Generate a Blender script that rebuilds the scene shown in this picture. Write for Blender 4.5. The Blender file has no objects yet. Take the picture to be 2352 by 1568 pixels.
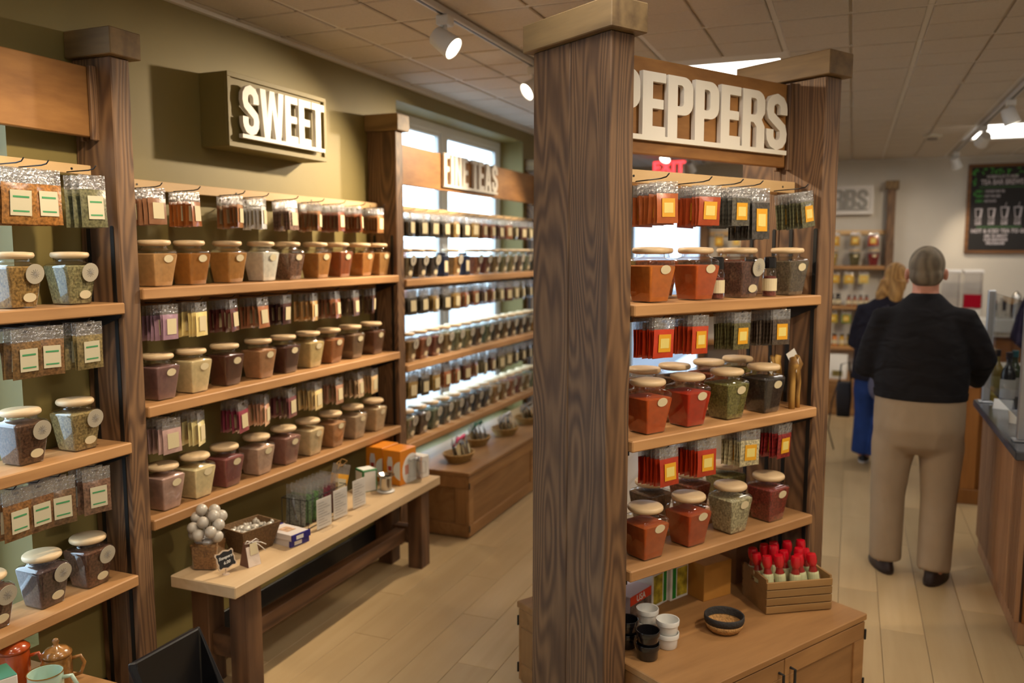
import bpy, bmesh, math, random
from mathutils import Vector, Matrix, geometry
random.seed(7)
R = math.radians; PI = math.pi
scn = bpy.context.scene
COL = scn.collection

# ------------------------------------------------------------------ camera
cam_d = bpy.data.cameras.new('camera'); cam = bpy.data.objects.new('camera', cam_d); COL.objects.link(cam)
cam_d.sensor_width = 36.0; cam_d.lens = 1898 / 2352 * 36.0
cam.location = (0, 0, 1.7); cam.rotation_euler = (R(90 - 6.25), 0, R(22.3))
cam_d.clip_start = 0.05; cam_d.clip_end = 200
cam_d.dof.use_dof = True; cam_d.dof.focus_distance = 2.55; cam_d.dof.aperture_fstop = 1.9
scn.camera = cam
# ------------------------------------------------------------------ sky, exposure
wd = bpy.data.worlds.new('sky'); scn.world = wd; wd.use_nodes = True
bg = wd.node_tree.nodes['Background']; bg.inputs[0].default_value = (0.64, 0.83, 1.0, 1); bg.inputs[1].default_value = 7.0
scn.view_settings.view_transform = 'Standard'; scn.view_settings.look = 'None'
scn.view_settings.gamma = 1.0; scn.view_settings.use_curve_mapping = False
scn.view_settings.exposure = 0.0
SPOT_W = 62.0          # track lamp power
PANEL_E = 7.0          # ceiling panel emission

# ------------------------------------------------------------------ helpers
def c(r, g, b):
    f = lambda v: (v / 12.92 if v <= .04045 else ((v + .055) / 1.055) ** 2.4)
    return (f(r / 255), f(g / 255), f(b / 255), 1)
MATS = {}
def nt(name):
    m = bpy.data.materials.new(name); m.use_nodes = True
    n = m.node_tree.nodes; return m, n, m.node_tree.links, n['Principled BSDF']
def mat(name, col, rough=.6, metal=0, spec=.5, noise=0, nscale=60, emit=None, coat=0, bump=0):
    if name in MATS: return MATS[name]
    m, n, l, b = nt(name)
    b.inputs['Base Color'].default_value = col; b.inputs['Roughness'].default_value = rough
    b.inputs['Metallic'].default_value = metal; b.inputs['Specular IOR Level'].default_value = spec
    b.inputs['Coat Weight'].default_value = coat; b.inputs['Coat Roughness'].default_value = .12
    if emit: b.inputs['Emission Color'].default_value = col; b.inputs['Emission Strength'].default_value = emit
    if noise or bump:
        tc = n.new('ShaderNodeTexCoord'); t = n.new('ShaderNodeTexNoise'); t.inputs['Scale'].default_value = nscale; t.inputs['Detail'].default_value = 3
        l.new(tc.outputs['Object'], t.inputs['Vector'])
        if noise:
            mr = n.new('ShaderNodeMapRange'); mr.inputs[1].default_value = .3; mr.inputs[2].default_value = .7
            mr.inputs[3].default_value = 1 - noise; mr.inputs[4].default_value = 1 + noise
            l.new(t.outputs['Fac'], mr.inputs[0])
            mx = n.new('ShaderNodeMix'); mx.data_type = 'RGBA'; mx.blend_type = 'MULTIPLY'; mx.inputs[0].default_value = 1
            mx.inputs[6].default_value = col; l.new(mr.outputs[0], mx.inputs[7]); l.new(mx.outputs[2], b.inputs['Base Color'])
        if bump:
            bp = n.new('ShaderNodeBump'); bp.inputs['Strength'].default_value = bump; bp.inputs['Distance'].default_value = .004
            l.new(t.outputs['Fac'], bp.inputs['Height']); l.new(bp.outputs[0], b.inputs['Normal'])
    MATS[name] = m; return m
def wood(name, light, dark, axis='Z', ring=26, stretch=.1, rough=.55, contrast=.8, fine=.25):
    """stained timber: grain rings stretched along one axis, fine streaks, shifted per object"""
    if name in MATS: return MATS[name]
    m, n, l, b = nt(name)
    tc = n.new('ShaderNodeTexCoord'); oi = n.new('ShaderNodeObjectInfo')
    off = n.new('ShaderNodeVectorMath'); off.operation = 'SCALE'; off.inputs[0].default_value = (7.3, 5.1, 9.7); l.new(oi.outputs['Random'], off.inputs['Scale'])
    ad = n.new('ShaderNodeVectorMath'); ad.operation = 'ADD'; l.new(tc.outputs['Object'], ad.inputs[0]); l.new(off.outputs[0], ad.inputs[1])
    mp = n.new('ShaderNodeMapping'); s = [1, 1, 1]; s['XYZ'.index(axis)] = stretch; mp.inputs['Scale'].default_value = s
    l.new(ad.outputs[0], mp.inputs['Vector'])
    t = n.new('ShaderNodeTexNoise'); t.inputs['Scale'].default_value = 5.5; t.inputs['Detail'].default_value = 1.5; t.inputs['Distortion'].default_value = .35
    l.new(mp.outputs[0], t.inputs['Vector'])
    mu = n.new('ShaderNodeMath'); mu.operation = 'MULTIPLY'; mu.inputs[1].default_value = ring * 2.2; l.new(t.outputs['Fac'], mu.inputs[0])
    sn = n.new('ShaderNodeMath'); sn.operation = 'SINE'; l.new(mu.outputs[0], sn.inputs[0])
    t2 = n.new('ShaderNodeTexNoise'); t2.inputs['Scale'].default_value = 55; t2.inputs['Detail'].default_value = 3; l.new(mp.outputs[0], t2.inputs['Vector'])
    t3 = n.new('ShaderNodeTexNoise'); t3.inputs['Scale'].default_value = 3.2; t3.inputs['Detail'].default_value = 2; l.new(ad.outputs[0], t3.inputs['Vector'])
    def madd(a, k, d):
        q = n.new('ShaderNodeMath'); q.operation = 'MULTIPLY_ADD'; l.new(a, q.inputs[0]); q.inputs[1].default_value = k
        if isinstance(d, float): q.inputs[2].default_value = d
        else: l.new(d, q.inputs[2])
        return q.outputs[0]
    f = madd(sn.outputs[0], .24 * contrast, .5 - .5 * fine * 2 - .25)
    f = madd(t2.outputs['Fac'], fine * 2, f)
    f = madd(t3.outputs['Fac'], .5, f)
    mx = n.new('ShaderNodeMix'); mx.data_type = 'RGBA'; mx.inputs[6].default_value = dark; mx.inputs[7].default_value = light
    l.new(f, mx.inputs[0])
    hs = n.new('ShaderNodeHueSaturation'); vr = n.new('ShaderNodeMapRange'); vr.inputs[3].default_value = .86; vr.inputs[4].default_value = 1.12
    l.new(oi.outputs['Random'], vr.inputs[0]); l.new(vr.outputs[0], hs.inputs['Value']); l.new(mx.outputs[2], hs.inputs['Color'])
    l.new(hs.outputs[0], b.inputs['Base Color']); b.inputs['Roughness'].default_value = rough; b.inputs['Specular IOR Level'].default_value = .35
    bp = n.new('ShaderNodeBump'); bp.inputs['Strength'].default_value = .25; bp.inputs['Distance'].default_value = .002
    l.new(f, bp.inputs['Height']); l.new(bp.outputs[0], b.inputs['Normal'])
    MATS[name] = m; return m
def clear(name, tint=(1, 1, 1, 1), gloss=1.0, rough=.05, base=.04, haze=0, pw=3.0, crinkle=0):
    """thin clear glass or film: see-through with a fresnel sheen"""
    if name in MATS: return MATS[name]
    m = bpy.data.materials.new(name); m.use_nodes = True; n = m.node_tree.nodes; l = m.node_tree.links; n.clear()
    o = n.new('ShaderNodeOutputMaterial'); mx = n.new('ShaderNodeMixShader'); tr = n.new('ShaderNodeBsdfTransparent'); gl = n.new('ShaderNodeBsdfGlossy')
    lw = n.new('ShaderNodeLayerWeight'); lw.inputs['Blend'].default_value = .5
    fr = n.new('ShaderNodeMath'); fr.operation = 'POWER'; fr.inputs[1].default_value = pw; l.new(lw.outputs['Facing'], fr.inputs[0])
    tr.inputs[0].default_value = tint; gl.inputs['Roughness'].default_value = rough
    ma = n.new('ShaderNodeMath'); ma.operation = 'MULTIPLY_ADD'; ma.use_clamp = True; ma.inputs[1].default_value = gloss; ma.inputs[2].default_value = base
    l.new(fr.outputs[0], ma.inputs[0]); l.new(ma.outputs[0], mx.inputs[0]); l.new(tr.outputs[0], mx.inputs[1]); l.new(gl.outputs[0], mx.inputs[2]); 
    if crinkle:
        tc = n.new('ShaderNodeTexCoord'); t = n.new('ShaderNodeTexNoise'); t.inputs['Scale'].default_value = 70; t.inputs['Detail'].default_value = 2
        bp = n.new('ShaderNodeBump'); bp.inputs['Strength'].default_value = crinkle; bp.inputs['Distance'].default_value = .01
        l.new(tc.outputs['Object'], t.inputs['Vector']); l.new(t.outputs['Fac'], bp.inputs['Height']); l.new(bp.outputs[0], gl.inputs['Normal'])
    if haze:
        df = n.new('ShaderNodeBsdfDiffuse'); df.inputs[0].default_value = (.9, .9, .9, 1); m2 = n.new('ShaderNodeMixShader'); m2.inputs[0].default_value = haze
        l.new(mx.outputs[0], m2.inputs[1]); l.new(df.outputs[0], m2.inputs[2]); l.new(m2.outputs[0], o.inputs[0])
    else: l.new(mx.outputs[0], o.inputs[0])
    MATS[name] = m; return m
def mesh_of(bm, smooth=False):
    me = bpy.data.meshes.new('mesh'); bm.normal_update()
    bmesh.ops.recalc_face_normals(bm, faces=bm.faces); bm.to_mesh(me); bm.free()
    if smooth is True:
        for p in me.polygons: p.use_smooth = True
    elif smooth:
        for p in me.polygons: p.use_smooth = True
        me.set_sharp_from_angle(angle=R(smooth))
    return me
def put(name, me, m, parent=None, loc=(0, 0, 0), rot=(0, 0, 0), scale=(1, 1, 1)):
    if isinstance(me, bmesh.types.BMesh): me = mesh_of(me)
    o = bpy.data.objects.new(name, me); COL.objects.link(o)
    ms = m if isinstance(m, (list, tuple)) else [m]
    while len(me.materials) < len(ms): me.materials.append(None)
    for i, x in enumerate(ms):
        o.material_slots[i].link = 'OBJECT'; o.material_slots[i].material = x
    o.parent = parent; o.location = loc; o.rotation_euler = rot; o.scale = scale
    return o
def empty(name, loc=(0, 0, 0), rz=0):
    o = bpy.data.objects.new(name, None); COL.objects.link(o); o.empty_display_size = .05
    o.location = loc; o.rotation_euler = (0, 0, rz); return o
def tag(o, label, cat, group=None):
    o['label'] = label; o['category'] = cat
    if group: o['group'] = group
    return o
def struct(o): o['kind'] = 'structure'; return o
def bx(bm, x0, x1, y0, y1, z0, z1, bev=0, mi=0):
    vs = [bm.verts.new((x, y, z)) for z in (z0, z1) for y in (y0, y1) for x in (x0, x1)]
    fs = [bm.faces.new([vs[i] for i in q]) for q in ((0, 1, 3, 2), (4, 6, 7, 5), (0, 4, 5, 1), (2, 3, 7, 6), (0, 2, 6, 4), (1, 5, 7, 3))]
    for f in fs: f.material_index = mi
    if bev:
        es = list({e for f in fs for e in f.edges})
        bmesh.ops.bevel(bm, geom=es, offset=bev, segments=1, affect='EDGES', profile=.5)
    return bm
def box(name, x0, x1, y0, y1, z0, z1, m, parent=None, bev=.003, **k):
    bm = bmesh.new(); bx(bm, x0, x1, y0, y1, z0, z1, bev); return put(name, bm, m, parent, **k)
def lathe(bm, prof, seg=24, cx=0, cy=0, mi=0):
    rings = []
    for r, z in prof:
        if r < 1e-5: rings.append([bm.verts.new((cx, cy, z))])
        else: rings.append([bm.verts.new((cx + r * math.cos(2 * PI * i / seg), cy + r * math.sin(2 * PI * i / seg), z)) for i in range(seg)])
    for a, b in zip(rings, rings[1:]):
        for i in range(seg):
            j = (i + 1) % seg
            if len(a) == 1 and len(b) == 1: continue
            if len(a) == 1: f = bm.faces.new((a[0], b[i], b[j]))
            elif len(b) == 1: f = bm.faces.new((a[i], a[j], b[0]))
            else: f = bm.faces.new((a[i], a[j], b[j], b[i]))
            f.material_index = mi
    return bm
def sq(bm, rings, seg=24, capb=True, capt=False):
    """loft of rounded squares: (z, half x, half y, roundness exponent)"""
    seg = 4 * max(2, seg // 4)
    rs = []
    for z, hx, hy, e in rings:
        row = []
        q = seg // 4; r = min(1, (2 / e) ** 1.2)
        for s4, (sx, sy) in enumerate(((1, 1), (-1, 1), (-1, -1), (1, -1))):
            for i in range(q):
                a = PI / 2 * (s4 + i / (q - 1)); row.append(bm.verts.new((hx * (sx * (1 - r) + r * math.cos(a)), hy * (sy * (1 - r) + r * math.sin(a)), z)))
        rs.append(row)
    for a, b in zip(rs, rs[1:]):
        for i in range(seg): bm.faces.new((a[i], a[(i + 1) % seg], b[(i + 1) % seg], b[i]))
    if capb: bm.faces.new(rs[0][::-1])
    if capt: bm.faces.new(rs[-1])
    return bm
def tube(bm, pts, rad, seg=8, caps=True, mi=0):
    pts = [Vector(p) for p in pts]; n = len(pts); rads = rad if isinstance(rad, (list, tuple)) else [rad] * n
    rings = []; ref = None
    for i, p in enumerate(pts):
        d = (pts[min(i + 1, n - 1)] - pts[max(i - 1, 0)]).normalized()
        if ref is None: ref = d.orthogonal().normalized()
        ref = (ref - d * ref.dot(d)).normalized(); s = d.cross(ref)
        r = rads[i]; rx, ry = r if isinstance(r, (list, tuple)) else (r, r)
        rings.append([bm.verts.new(p + ref * rx * math.cos(2 * PI * k / seg) + s * ry * math.sin(2 * PI * k / seg)) for k in range(seg)])
    for a, b in zip(rings, rings[1:]):
        for k in range(seg): bm.faces.new((a[k], a[(k + 1) % seg], b[(k + 1) % seg], b[k])).material_index = mi
    if caps: bm.faces.new(rings[0][::-1]).material_index = mi; bm.faces.new(rings[-1]).material_index = mi
    return bm
def ball(bm, p, rx, ry, rz, seg=14, rot=None):
    r = bmesh.ops.create_uvsphere(bm, u_segments=seg, v_segments=max(6, seg * 2 // 3), radius=1)
    M = Matrix.Translation(p) @ (rot or Matrix.Identity(4)) @ Matrix.Diagonal((rx, ry, rz, 1))
    bmesh.ops.transform(bm, matrix=M, verts=r['verts']); return bm
def prism(bm, outer, holes, y0, y1, mi=0):
    """flat outline in x-z, given depth in y; front at y0"""
    loops = [[Vector((x, 0, z)) for x, z in outer]] + [[Vector((x, 0, z)) for x, z in h] for h in holes]
    flat = [p for lp in loops for p in lp]
    tris = geometry.tessellate_polygon([[Vector((p.x, p.z, 0)) for p in lp] for lp in loops])
    F = [bm.verts.new((p.x, y0, p.z)) for p in flat]; B = [bm.verts.new((p.x, y1, p.z)) for p in flat]
    for t in tris:
        for S in (F, B):
            try: bm.faces.new([S[i] for i in t]).material_index = mi
            except ValueError: pass
    k = 0
    for lp in loops:
        m = len(lp)
        for i in range(m):
            j = (i + 1) % m; bm.faces.new((F[k + i], F[k + j], B[k + j], B[k + i])).material_index = mi
        k += m
    return bm
def text_mesh(s, size, depth=.0006, bold=.0, shear=0, width=1.0):
    """lettering in x-z facing -y, centred"""
    cu = bpy.data.curves.new('lettering', 'FONT'); cu.body = s; cu.size = size; cu.extrude = depth; cu.offset = bold; cu.shear = shear
    cu.align_x = 'CENTER'; cu.align_y = 'CENTER'; cu.resolution_u = 3
    o = bpy.data.objects.new('lettering', cu); me = bpy.data.meshes.new_from_object(o)
    bpy.data.objects.remove(o)
    me.transform(Matrix.Rotation(R(90), 4, 'X') @ Matrix.Diagonal((width, 1, 1, 1))); return me
ORD = ['first', 'second', 'third', 'fourth', 'fifth', 'sixth', 'seventh', 'eighth', 'ninth', 'tenth', 'eleventh', 'twelfth', 'thirteenth', 'fourteenth', 'fifteenth', 'sixteenth']
class Frame:
    """a run of fixtures: u along the shelves, w from the front to the back"""
    def __init__(s, ox, oy, deg): s.o = Vector((ox, oy, 0)); s.a = R(deg); s.u = Vector((math.cos(s.a), math.sin(s.a), 0)); s.w = Vector((-math.sin(s.a), math.cos(s.a), 0))
    def p(s, u, w, z): return s.o + s.u * u + s.w * w + Vector((0, 0, z))
WL = Frame(-2.36, 0, 90)            # left wall: u = depth into the shop
GO = Frame(-.686, 2.445, 58.5)      # the free-standing PEPPERS unit
BK = Frame(0, 9.865, 0)             # back wall

# ------------------------------------------------------------------ materials
POST = wood('post_timber', c(142, 108, 76), c(64, 46, 38), 'Z', ring=80, stretch=.13, contrast=1.0)
CAPW = wood('cap_timber', c(156, 128, 86), c(90, 70, 50), 'Y', ring=16, contrast=.8, stretch=.12)
SHELF = wood('shelf_timber', c(198, 152, 102), c(148, 104, 62), 'X', ring=20, contrast=.6)
HEAD = wood('header_timber', c(180, 130, 74), c(118, 78, 42), 'X', ring=9, contrast=.7, stretch=.25)
RAILW = wood('rail_timber', c(222, 190, 142), c(192, 156, 108), 'X', ring=20, contrast=.4, fine=.15)
BENCHT = wood('bench_top_timber', c(228, 200, 160), c(200, 168, 126), 'X', ring=18, contrast=.5, fine=.15)
CABW = wood('cabinet_timber', c(174, 130, 82), c(128, 90, 52), 'X', ring=16, contrast=.55, stretch=.12)
CABV = wood('cabinet_upright_timber', c(174, 130, 82), c(128, 90, 52), 'Z', ring=16, contrast=.55, stretch=.12)
OAK = wood('floor_oak', c(200, 174, 132), c(176, 148, 106), 'Y', ring=12, contrast=.45, stretch=.08, rough=.42, fine=.15)
SLATW = wood('counter_slat_timber', c(178, 134, 96), c(126, 88, 60), 'Z', ring=14, contrast=.5)
SLATB = wood('brown_slat_timber', c(170, 112, 54), c(120, 74, 32), 'Z', ring=14, contrast=.5)
BLACK = mat('black_metal', c(26, 26, 28), .45)
GREEN = mat('olive_paint', c(126, 112, 62), .62, noise=.03, nscale=6)
WHITEW = mat('white_paint', c(206, 201, 192), .7, noise=.02, nscale=5)
CEIL = mat('ceiling_tile', c(196, 188, 178), .95, noise=.04, nscale=90)
GRID = mat('ceiling_grid', c(214, 210, 204), .6)
ALU = mat('aluminium', c(178, 180, 184), .35, metal=.6)
WFRAME = mat('window_frame_white', c(214, 218, 222), .45)
LETTER = mat('letter_white', c(232, 226, 214), .5)
GLASS = clear('jar_glass', (.97, .98, .98, 1), gloss=.9, base=.07, rough=.03, pw=2.6)
PANE = clear('window_glass', (.96, .98, .98, 1), gloss=.7, base=.0, rough=.0)
FILM = clear('packet_film', (.95, .95, .95, 1), gloss=.6, base=.24, rough=.14, haze=.07, crinkle=.9)
LID = mat('lid_beech', c(214, 186, 146), .45, noise=.05, nscale=25)
CREAM = mat('label_cream', c(214, 200, 164), .6)
TAGM = mat('tag_grey', c(176, 168, 150), .55)
WHITEC = mat('white_ceramic', c(226, 226, 222), .22, coat=.5)
BLACKC = mat('black_ceramic', c(24, 22, 24), .2, coat=.6)
PAPER = mat('white_card', c(236, 234, 228), .6)
PRINT = mat('print_grey', c(150, 146, 140), .7)
RUBBER = mat('black_base', c(14, 14, 15), .5)
CHARC = mat('chalkboard', c(28, 26, 28), .7)
SKIN = mat('skin', c(206, 142, 116), .5, noise=.05, nscale=40)

# ------------------------------------------------------------------ room shell
XL, XR, YF, YB, ZC = -2.545, 4.6, -2.6, 10.05, 2.70
bm = bmesh.new(); bx(bm, XL - .4, XR + .2, YF - .2, YB + .2, -.12, -.012)
floor = struct(put('floor', bm, mat('floor_bed', c(150, 130, 100), .6)))
pw, pl = .182, 1.22
bmp = bmesh.new(); bx(bmp, -pw / 2 + .0008, pw / 2 - .0008, -pl / 2 + .0008, pl / 2 - .0008, -.0115, 0, .0012); plank = mesh_of(bmp)
nx = int((2.9 - XL) / pw) + 1
far = bmesh.new()
cnt = 0
for i in range(nx):
    x = XL + pw * (i + .5); y = 1.25 - (i * .43) % pl
    while y < YB + .6:
        if x < 1.75 and y < 8.6: put('floor_plank', plank, OAK, floor, (x, y, 0)); cnt += 1
        else: bx(far, x - pw / 2 + .0008, x + pw / 2 - .0008, y - pl / 2 + .0008, min(y + pl / 2, YB) - .0008, -.0115, 0)
        y += pl
bx(far, XL, XR, YF, .0, -.0115, 0); bx(far, 2.9, XR, 0, YB, -.0115, 0)
fo = put('floor_planks_far', far, OAK, floor); fo['kind'] = 'stuff'

WIN = [(-.15, 1.9), (4.39, 6.44)]; WZ0, WZ1 = .35, 2.59; XO = XL - .26
bm = bmesh.new(); ys = [YF, WIN[0][0], WIN[0][1], WIN[1][0], WIN[1][1], YB]
for i in range(5):
    a, b = ys[i], ys[i + 1]
    if i % 2 == 0: bx(bm, XO, XL, a, b, 0, ZC + .1)
    else: bx(bm, XO, XL, a, b, 0, WZ0); bx(bm, XO, XL, a, b, WZ1, ZC + .1)
bmesh.ops.remove_doubles(bm, verts=bm.verts, dist=1e-4)
struct(put('wall_left', bm, GREEN))
bm = bmesh.new(); DX0, DX1 = -2.535, -1.69
bx(bm, XL, DX0, YB, YB + .15, 0, ZC + .1); bx(bm, DX0, DX1, YB, YB + .15, 2.12, ZC + .1); bx(bm, DX1, XR, YB, YB + .15, 0, ZC + .1)
struct(put('wall_back', bm, WHITEW))
struct(box('wall_right', XR, XR + .15, YF, YB, 0, ZC + .1, WHITEW, bev=0)); struct(box('wall_front', XL, XR, YF - .15, YF, 0, ZC + .1, WHITEW, bev=0))
struct(box('baseboard_left', XL, XL + .012, YF, YB, 0, .1, RUBBER)); struct(box('baseboard_back', DX1, XR, YB - .012, YB, 0, .1, RUBBER))
struct(box('trim_1', XL, XL + .022, YF, YB, ZC - .022, ZC, GRID, bev=0)); struct(box('trim_2', XL, XR, YB - .022, YB, ZC - .022, ZC, GRID, bev=0))
for k, (a, b) in enumerate(WIN):
    w = struct(empty('window_%d' % (k + 1), (XO, (a + b) / 2, WZ0)))
    hy = (b - a) / 2; hz = WZ1 - WZ0; t = .055
    for nm, q in (('frame_rail', (-hy, hy, 0, t)), ('frame_rail', (-hy, hy, hz - t, hz)), ('frame_stile', (-hy, -hy + t, t, hz - t)), ('frame_stile', (hy - t, hy, t, hz - t)), ('mullion', (-.045, .045, t, hz - t))):
        box(nm, 0, .06, q[0], q[1], q[2], q[3], WFRAME, w)
    for s in (-1, 1):
        y0, y1 = (-hy + t, -.045) if s < 0 else (.045, hy - t)
        for q in ((y0, y0 + .03, t, hz - t), (y1 - .03, y1, t, hz - t), (y0 + .03, y1 - .03, t, t + .03), (y0 + .03, y1 - .03, hz - t - .03, hz - t)):
            box('sash', .012, .05, *q, WFRAME, w)
        box('pane', .028, .033, y0 + .03, y1 - .03, t + .03, hz - t - .03, PANE, w, bev=0)
    struct(box('window_sill_board', XO + .061, XL + .012, a + .001, b - .001, WZ0, WZ0 + .018, mat('sill_white', c(214, 216, 218), .5), w) if False else w)
# exit door with a frosted pane in the back wall
d = struct(empty('door_1', ((DX0 + DX1) / 2, YB, 0))); hw = (DX1 - DX0) / 2
for q in ((-hw, -hw + .03, 0, 2.12), (hw - .02, hw, 0, 2.12), (-hw + .03, hw - .02, 0, .2), (-hw + .03, hw - .02, 2.05, 2.12)): box('door_rail', q[0], q[1], .02, .07, q[2], q[3], WFRAME, d)
box('pane', -hw + .03, hw - .02, .04, .046, .2, 2.05, clear('tinted_door_glass', (.52, .52, .54, 1), .5, .0, base=0), d, bev=0)
box('push_bar', -hw + .1, hw - .05, -.03, -.005, 1.0, 1.05, ALU, d)

# ceiling: scored lay-in tiles in a metal grid
cz = struct(box('ceiling', XL - .2, XR + .2, YF - .2, YB + .2, ZC + .06, ZC + .12, mat('plenum', c(60, 58, 55), .9), bev=0))
TS = .61; GX, GY = -2.185, 3.285
panels = {(i, j + k) for i in (2, 5, 8) for j in (-8, -3, 2, 7) for k in (0, 1)}
bmt = bmesh.new(); g = .012; h = TS / 2
bx(bmt, g, TS - g, g, TS - g, .004, .016)
for ix in (0, 1):
    for iy in (0, 1):
        x0 = g + .002 if ix == 0 else h + .006; x1 = h - .006 if ix == 0 else TS - g - .002
        y0 = g + .002 if iy == 0 else h + .006; y1 = h - .006 if iy == 0 else TS - g - .002
        bx(bmt, x0, x1, y0, y1, -.006, .0035, .004)
tile = mesh_of(bmt)
i0 = math.floor((XL - GX) / TS); i1 = math.ceil((XR - GX) / TS); j0 = math.floor((YF - GY) / TS); j1 = math.ceil((YB - GY) / TS)
rest = bmesh.new()
for i in range(i0, i1):
    for j in range(j0, j1):
        if (i, j) in panels: continue
        x, y = GX + i * TS, GY + j * TS
        sx = 1; 
        if x + TS > XL + .05 and j >= -6 and i < 7: put('ceiling_tile', tile, CEIL, cz, (x, y, ZC))
        else: bx(rest, x + g, x + TS - g, y + g, y + TS - g, ZC, ZC + .015)
ro = put('ceiling_tiles_rear', rest, CEIL, cz); ro['kind'] = 'stuff'
for i in range(i0 + 1, i1): 
    if GX + i * TS > XL + .03: box('grid_bar', GX + i * TS - .012, GX + i * TS + .012, YF, YB - .03, ZC + .0005, ZC + .01, GRID, cz, bev=0)
for j in range(j0 + 1, j1): box('grid_bar', XL + .03, XR, GY + j * TS - .012, GY + j * TS + .012, ZC - .0005, ZC + .009, GRID, cz, bev=0)
PANEM = mat('panel_diffuser', (1, .95, .87, 1), .5, emit=PANEL_E)
pn = 0
names = {(2, 2): 'bright square ceiling light panel just behind the PEPPERS board', (5, 7): 'bright ceiling light panel above the right-hand track lamps'}
for i in (2, 5, 8):
    for j in (-8, -3, 2, 7):
        x, y = GX + i * TS, GY + j * TS
        t = empty('ceiling_light', (x + TS / 2, y + TS, ZC))
        col = ['left', 'middle', 'right'][(2, 5, 8).index(i)]; rw = ['row behind the camera', 'row above the camera', 'row over the PEPPERS unit', 'row nearest the back wall'][(-8, -3, 2, 7).index(j)]
        tag(t, names.get((i, j), 'bright ceiling light panel, %s column, %s' % (col, rw)), 'ceiling light', 'ceiling light panels')
        for q in ((-.293, .293, -.598, -.46), (-.293, .293, .46, .598), (-.293, -.265, -.46, .46), (.265, .293, -.46, .46)): box('frame', q[0], q[1], q[2], q[3], .0, .02, GRID, t, bev=0)
        box('diffuser', -.265, .265, -.46, .46, .008, .014, PANEM, t, bev=0)

# outside: paved lot and a low brick building
og = struct(box('ground_outside', -40, XO - .01, -25, 40, -.25, -.15, mat('asphalt', c(150, 150, 152), .9, noise=.1, nscale=2), bev=0))
ob = empty('brick_building', (-16, 14, -.15)); tag(ob, 'low red brick building seen through the tea window', 'building')
box('wall', -3, 3, -9, 9, 0, 1.9, mat('red_brick', c(176, 128, 120), .9, noise=.15, nscale=8), ob, bev=0)
box('roof_band', -3.1, 3.1, -9.1, 9.1, 1.9, 2.2, mat('pale_fascia', c(214, 210, 206), .8), ob, bev=0)

# ------------------------------------------------------------------ shared meshes
def jar_meshes():
    b = bmesh.new(); sq(b, [(0, .040, .040, 6), (.004, .0435, .0435, 7), (.02, .0455, .0455, 8), (.122, .0595, .0595, 7), (.130, .0605, .0605, 6), (.137, .057, .057, 4.5), (.142, .048, .048, 3), (.145, .0455, .0455, 2.2), (.148, .045, .045, 2), (.150, .0465, .0465, 2), (.152, .045, .045, 2), (.158, .045, .045, 2)], 28)
    glass = mesh_of(b, True)
    b = bmesh.new(); sq(b, [(.005, .041, .041, 14), (.02, .0432, .0432, 14), (.122, .0572, .0572, 14), (.129, .0575, .0575, 12), (.132, .053, .053, 6)], 28, capt=True)
    cont = mesh_of(b, 40)
    b = bmesh.new(); lathe(b, [(0, .155), (.045, .155), (.054, .157), (.0585, .161), (.0600, .166), (.0585, .172), (.055, .1755), (.03, .1775), (0, .178)], 28)
    lid = mesh_of(b, True)
    b = bmesh.new(); n = 22; prism(b, [(.0225 * math.cos(2 * PI * i / n), .0145 * math.sin(2 * PI * i / n)) for i in range(n)], [], -.0006, .0006)
    lab = mesh_of(b)
    b = bmesh.new(); prism(b, [(.032 * math.cos(2 * PI * i / n), .032 * math.sin(2 * PI * i / n)) for i in range(n)], [], -.0012, .0012); big = mesh_of(b)
    b = bmesh.new()
    for k in range(6):
        a = PI * k / 6; tube(b, [(-.015 * math.cos(a), -.0014, -.015 * math.sin(a)), (.015 * math.cos(a), -.0014, .015 * math.sin(a))], .0009, 4)
    star = mesh_of(b)
    return glass, cont, lid, lab, big, star
JG, JC, JL, JLAB, JBIG, JSTAR = jar_meshes()
def spice(rgb, coarse=0):
    nm = 'spice_%d_%d_%d_%d' % (*rgb, coarse)
    return mat(nm, c(*rgb), .75, spec=.3, noise=(.55 if coarse else .12), nscale=(130 if coarse else 45), bump=(.6 if coarse else .15))
def jar(F, u, w, z, rgb, label, group, coarse=0, big=False, fill=1.0, s=1.0, rz=0, parts=True):
    j = empty('spice_jar', F.p(u, w, z), F.a + rz); j.scale = (s, s, s); tag(j, label, 'jar', group)
    put('glass', JG, GLASS, j); put('contents', JC, spice(rgb, coarse), j, scale=(1, 1, fill)); put('lid', JL, LID, j)
    if not parts: return j
    tilt = R(8.3)
    if big:
        t = put('tag', JBIG, TAGM, j, (.024, -.0635, .108), (tilt, 0, 0)); put('emblem', JSTAR, PRINT, t)
        put('label', JLAB, CREAM, j, (.012, -.0495, .034), (tilt, 0, 0))
    else: put('label', JLAB, CREAM, j, (.010, -.0590, .106), (tilt, 0, 0))
    return j
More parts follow.
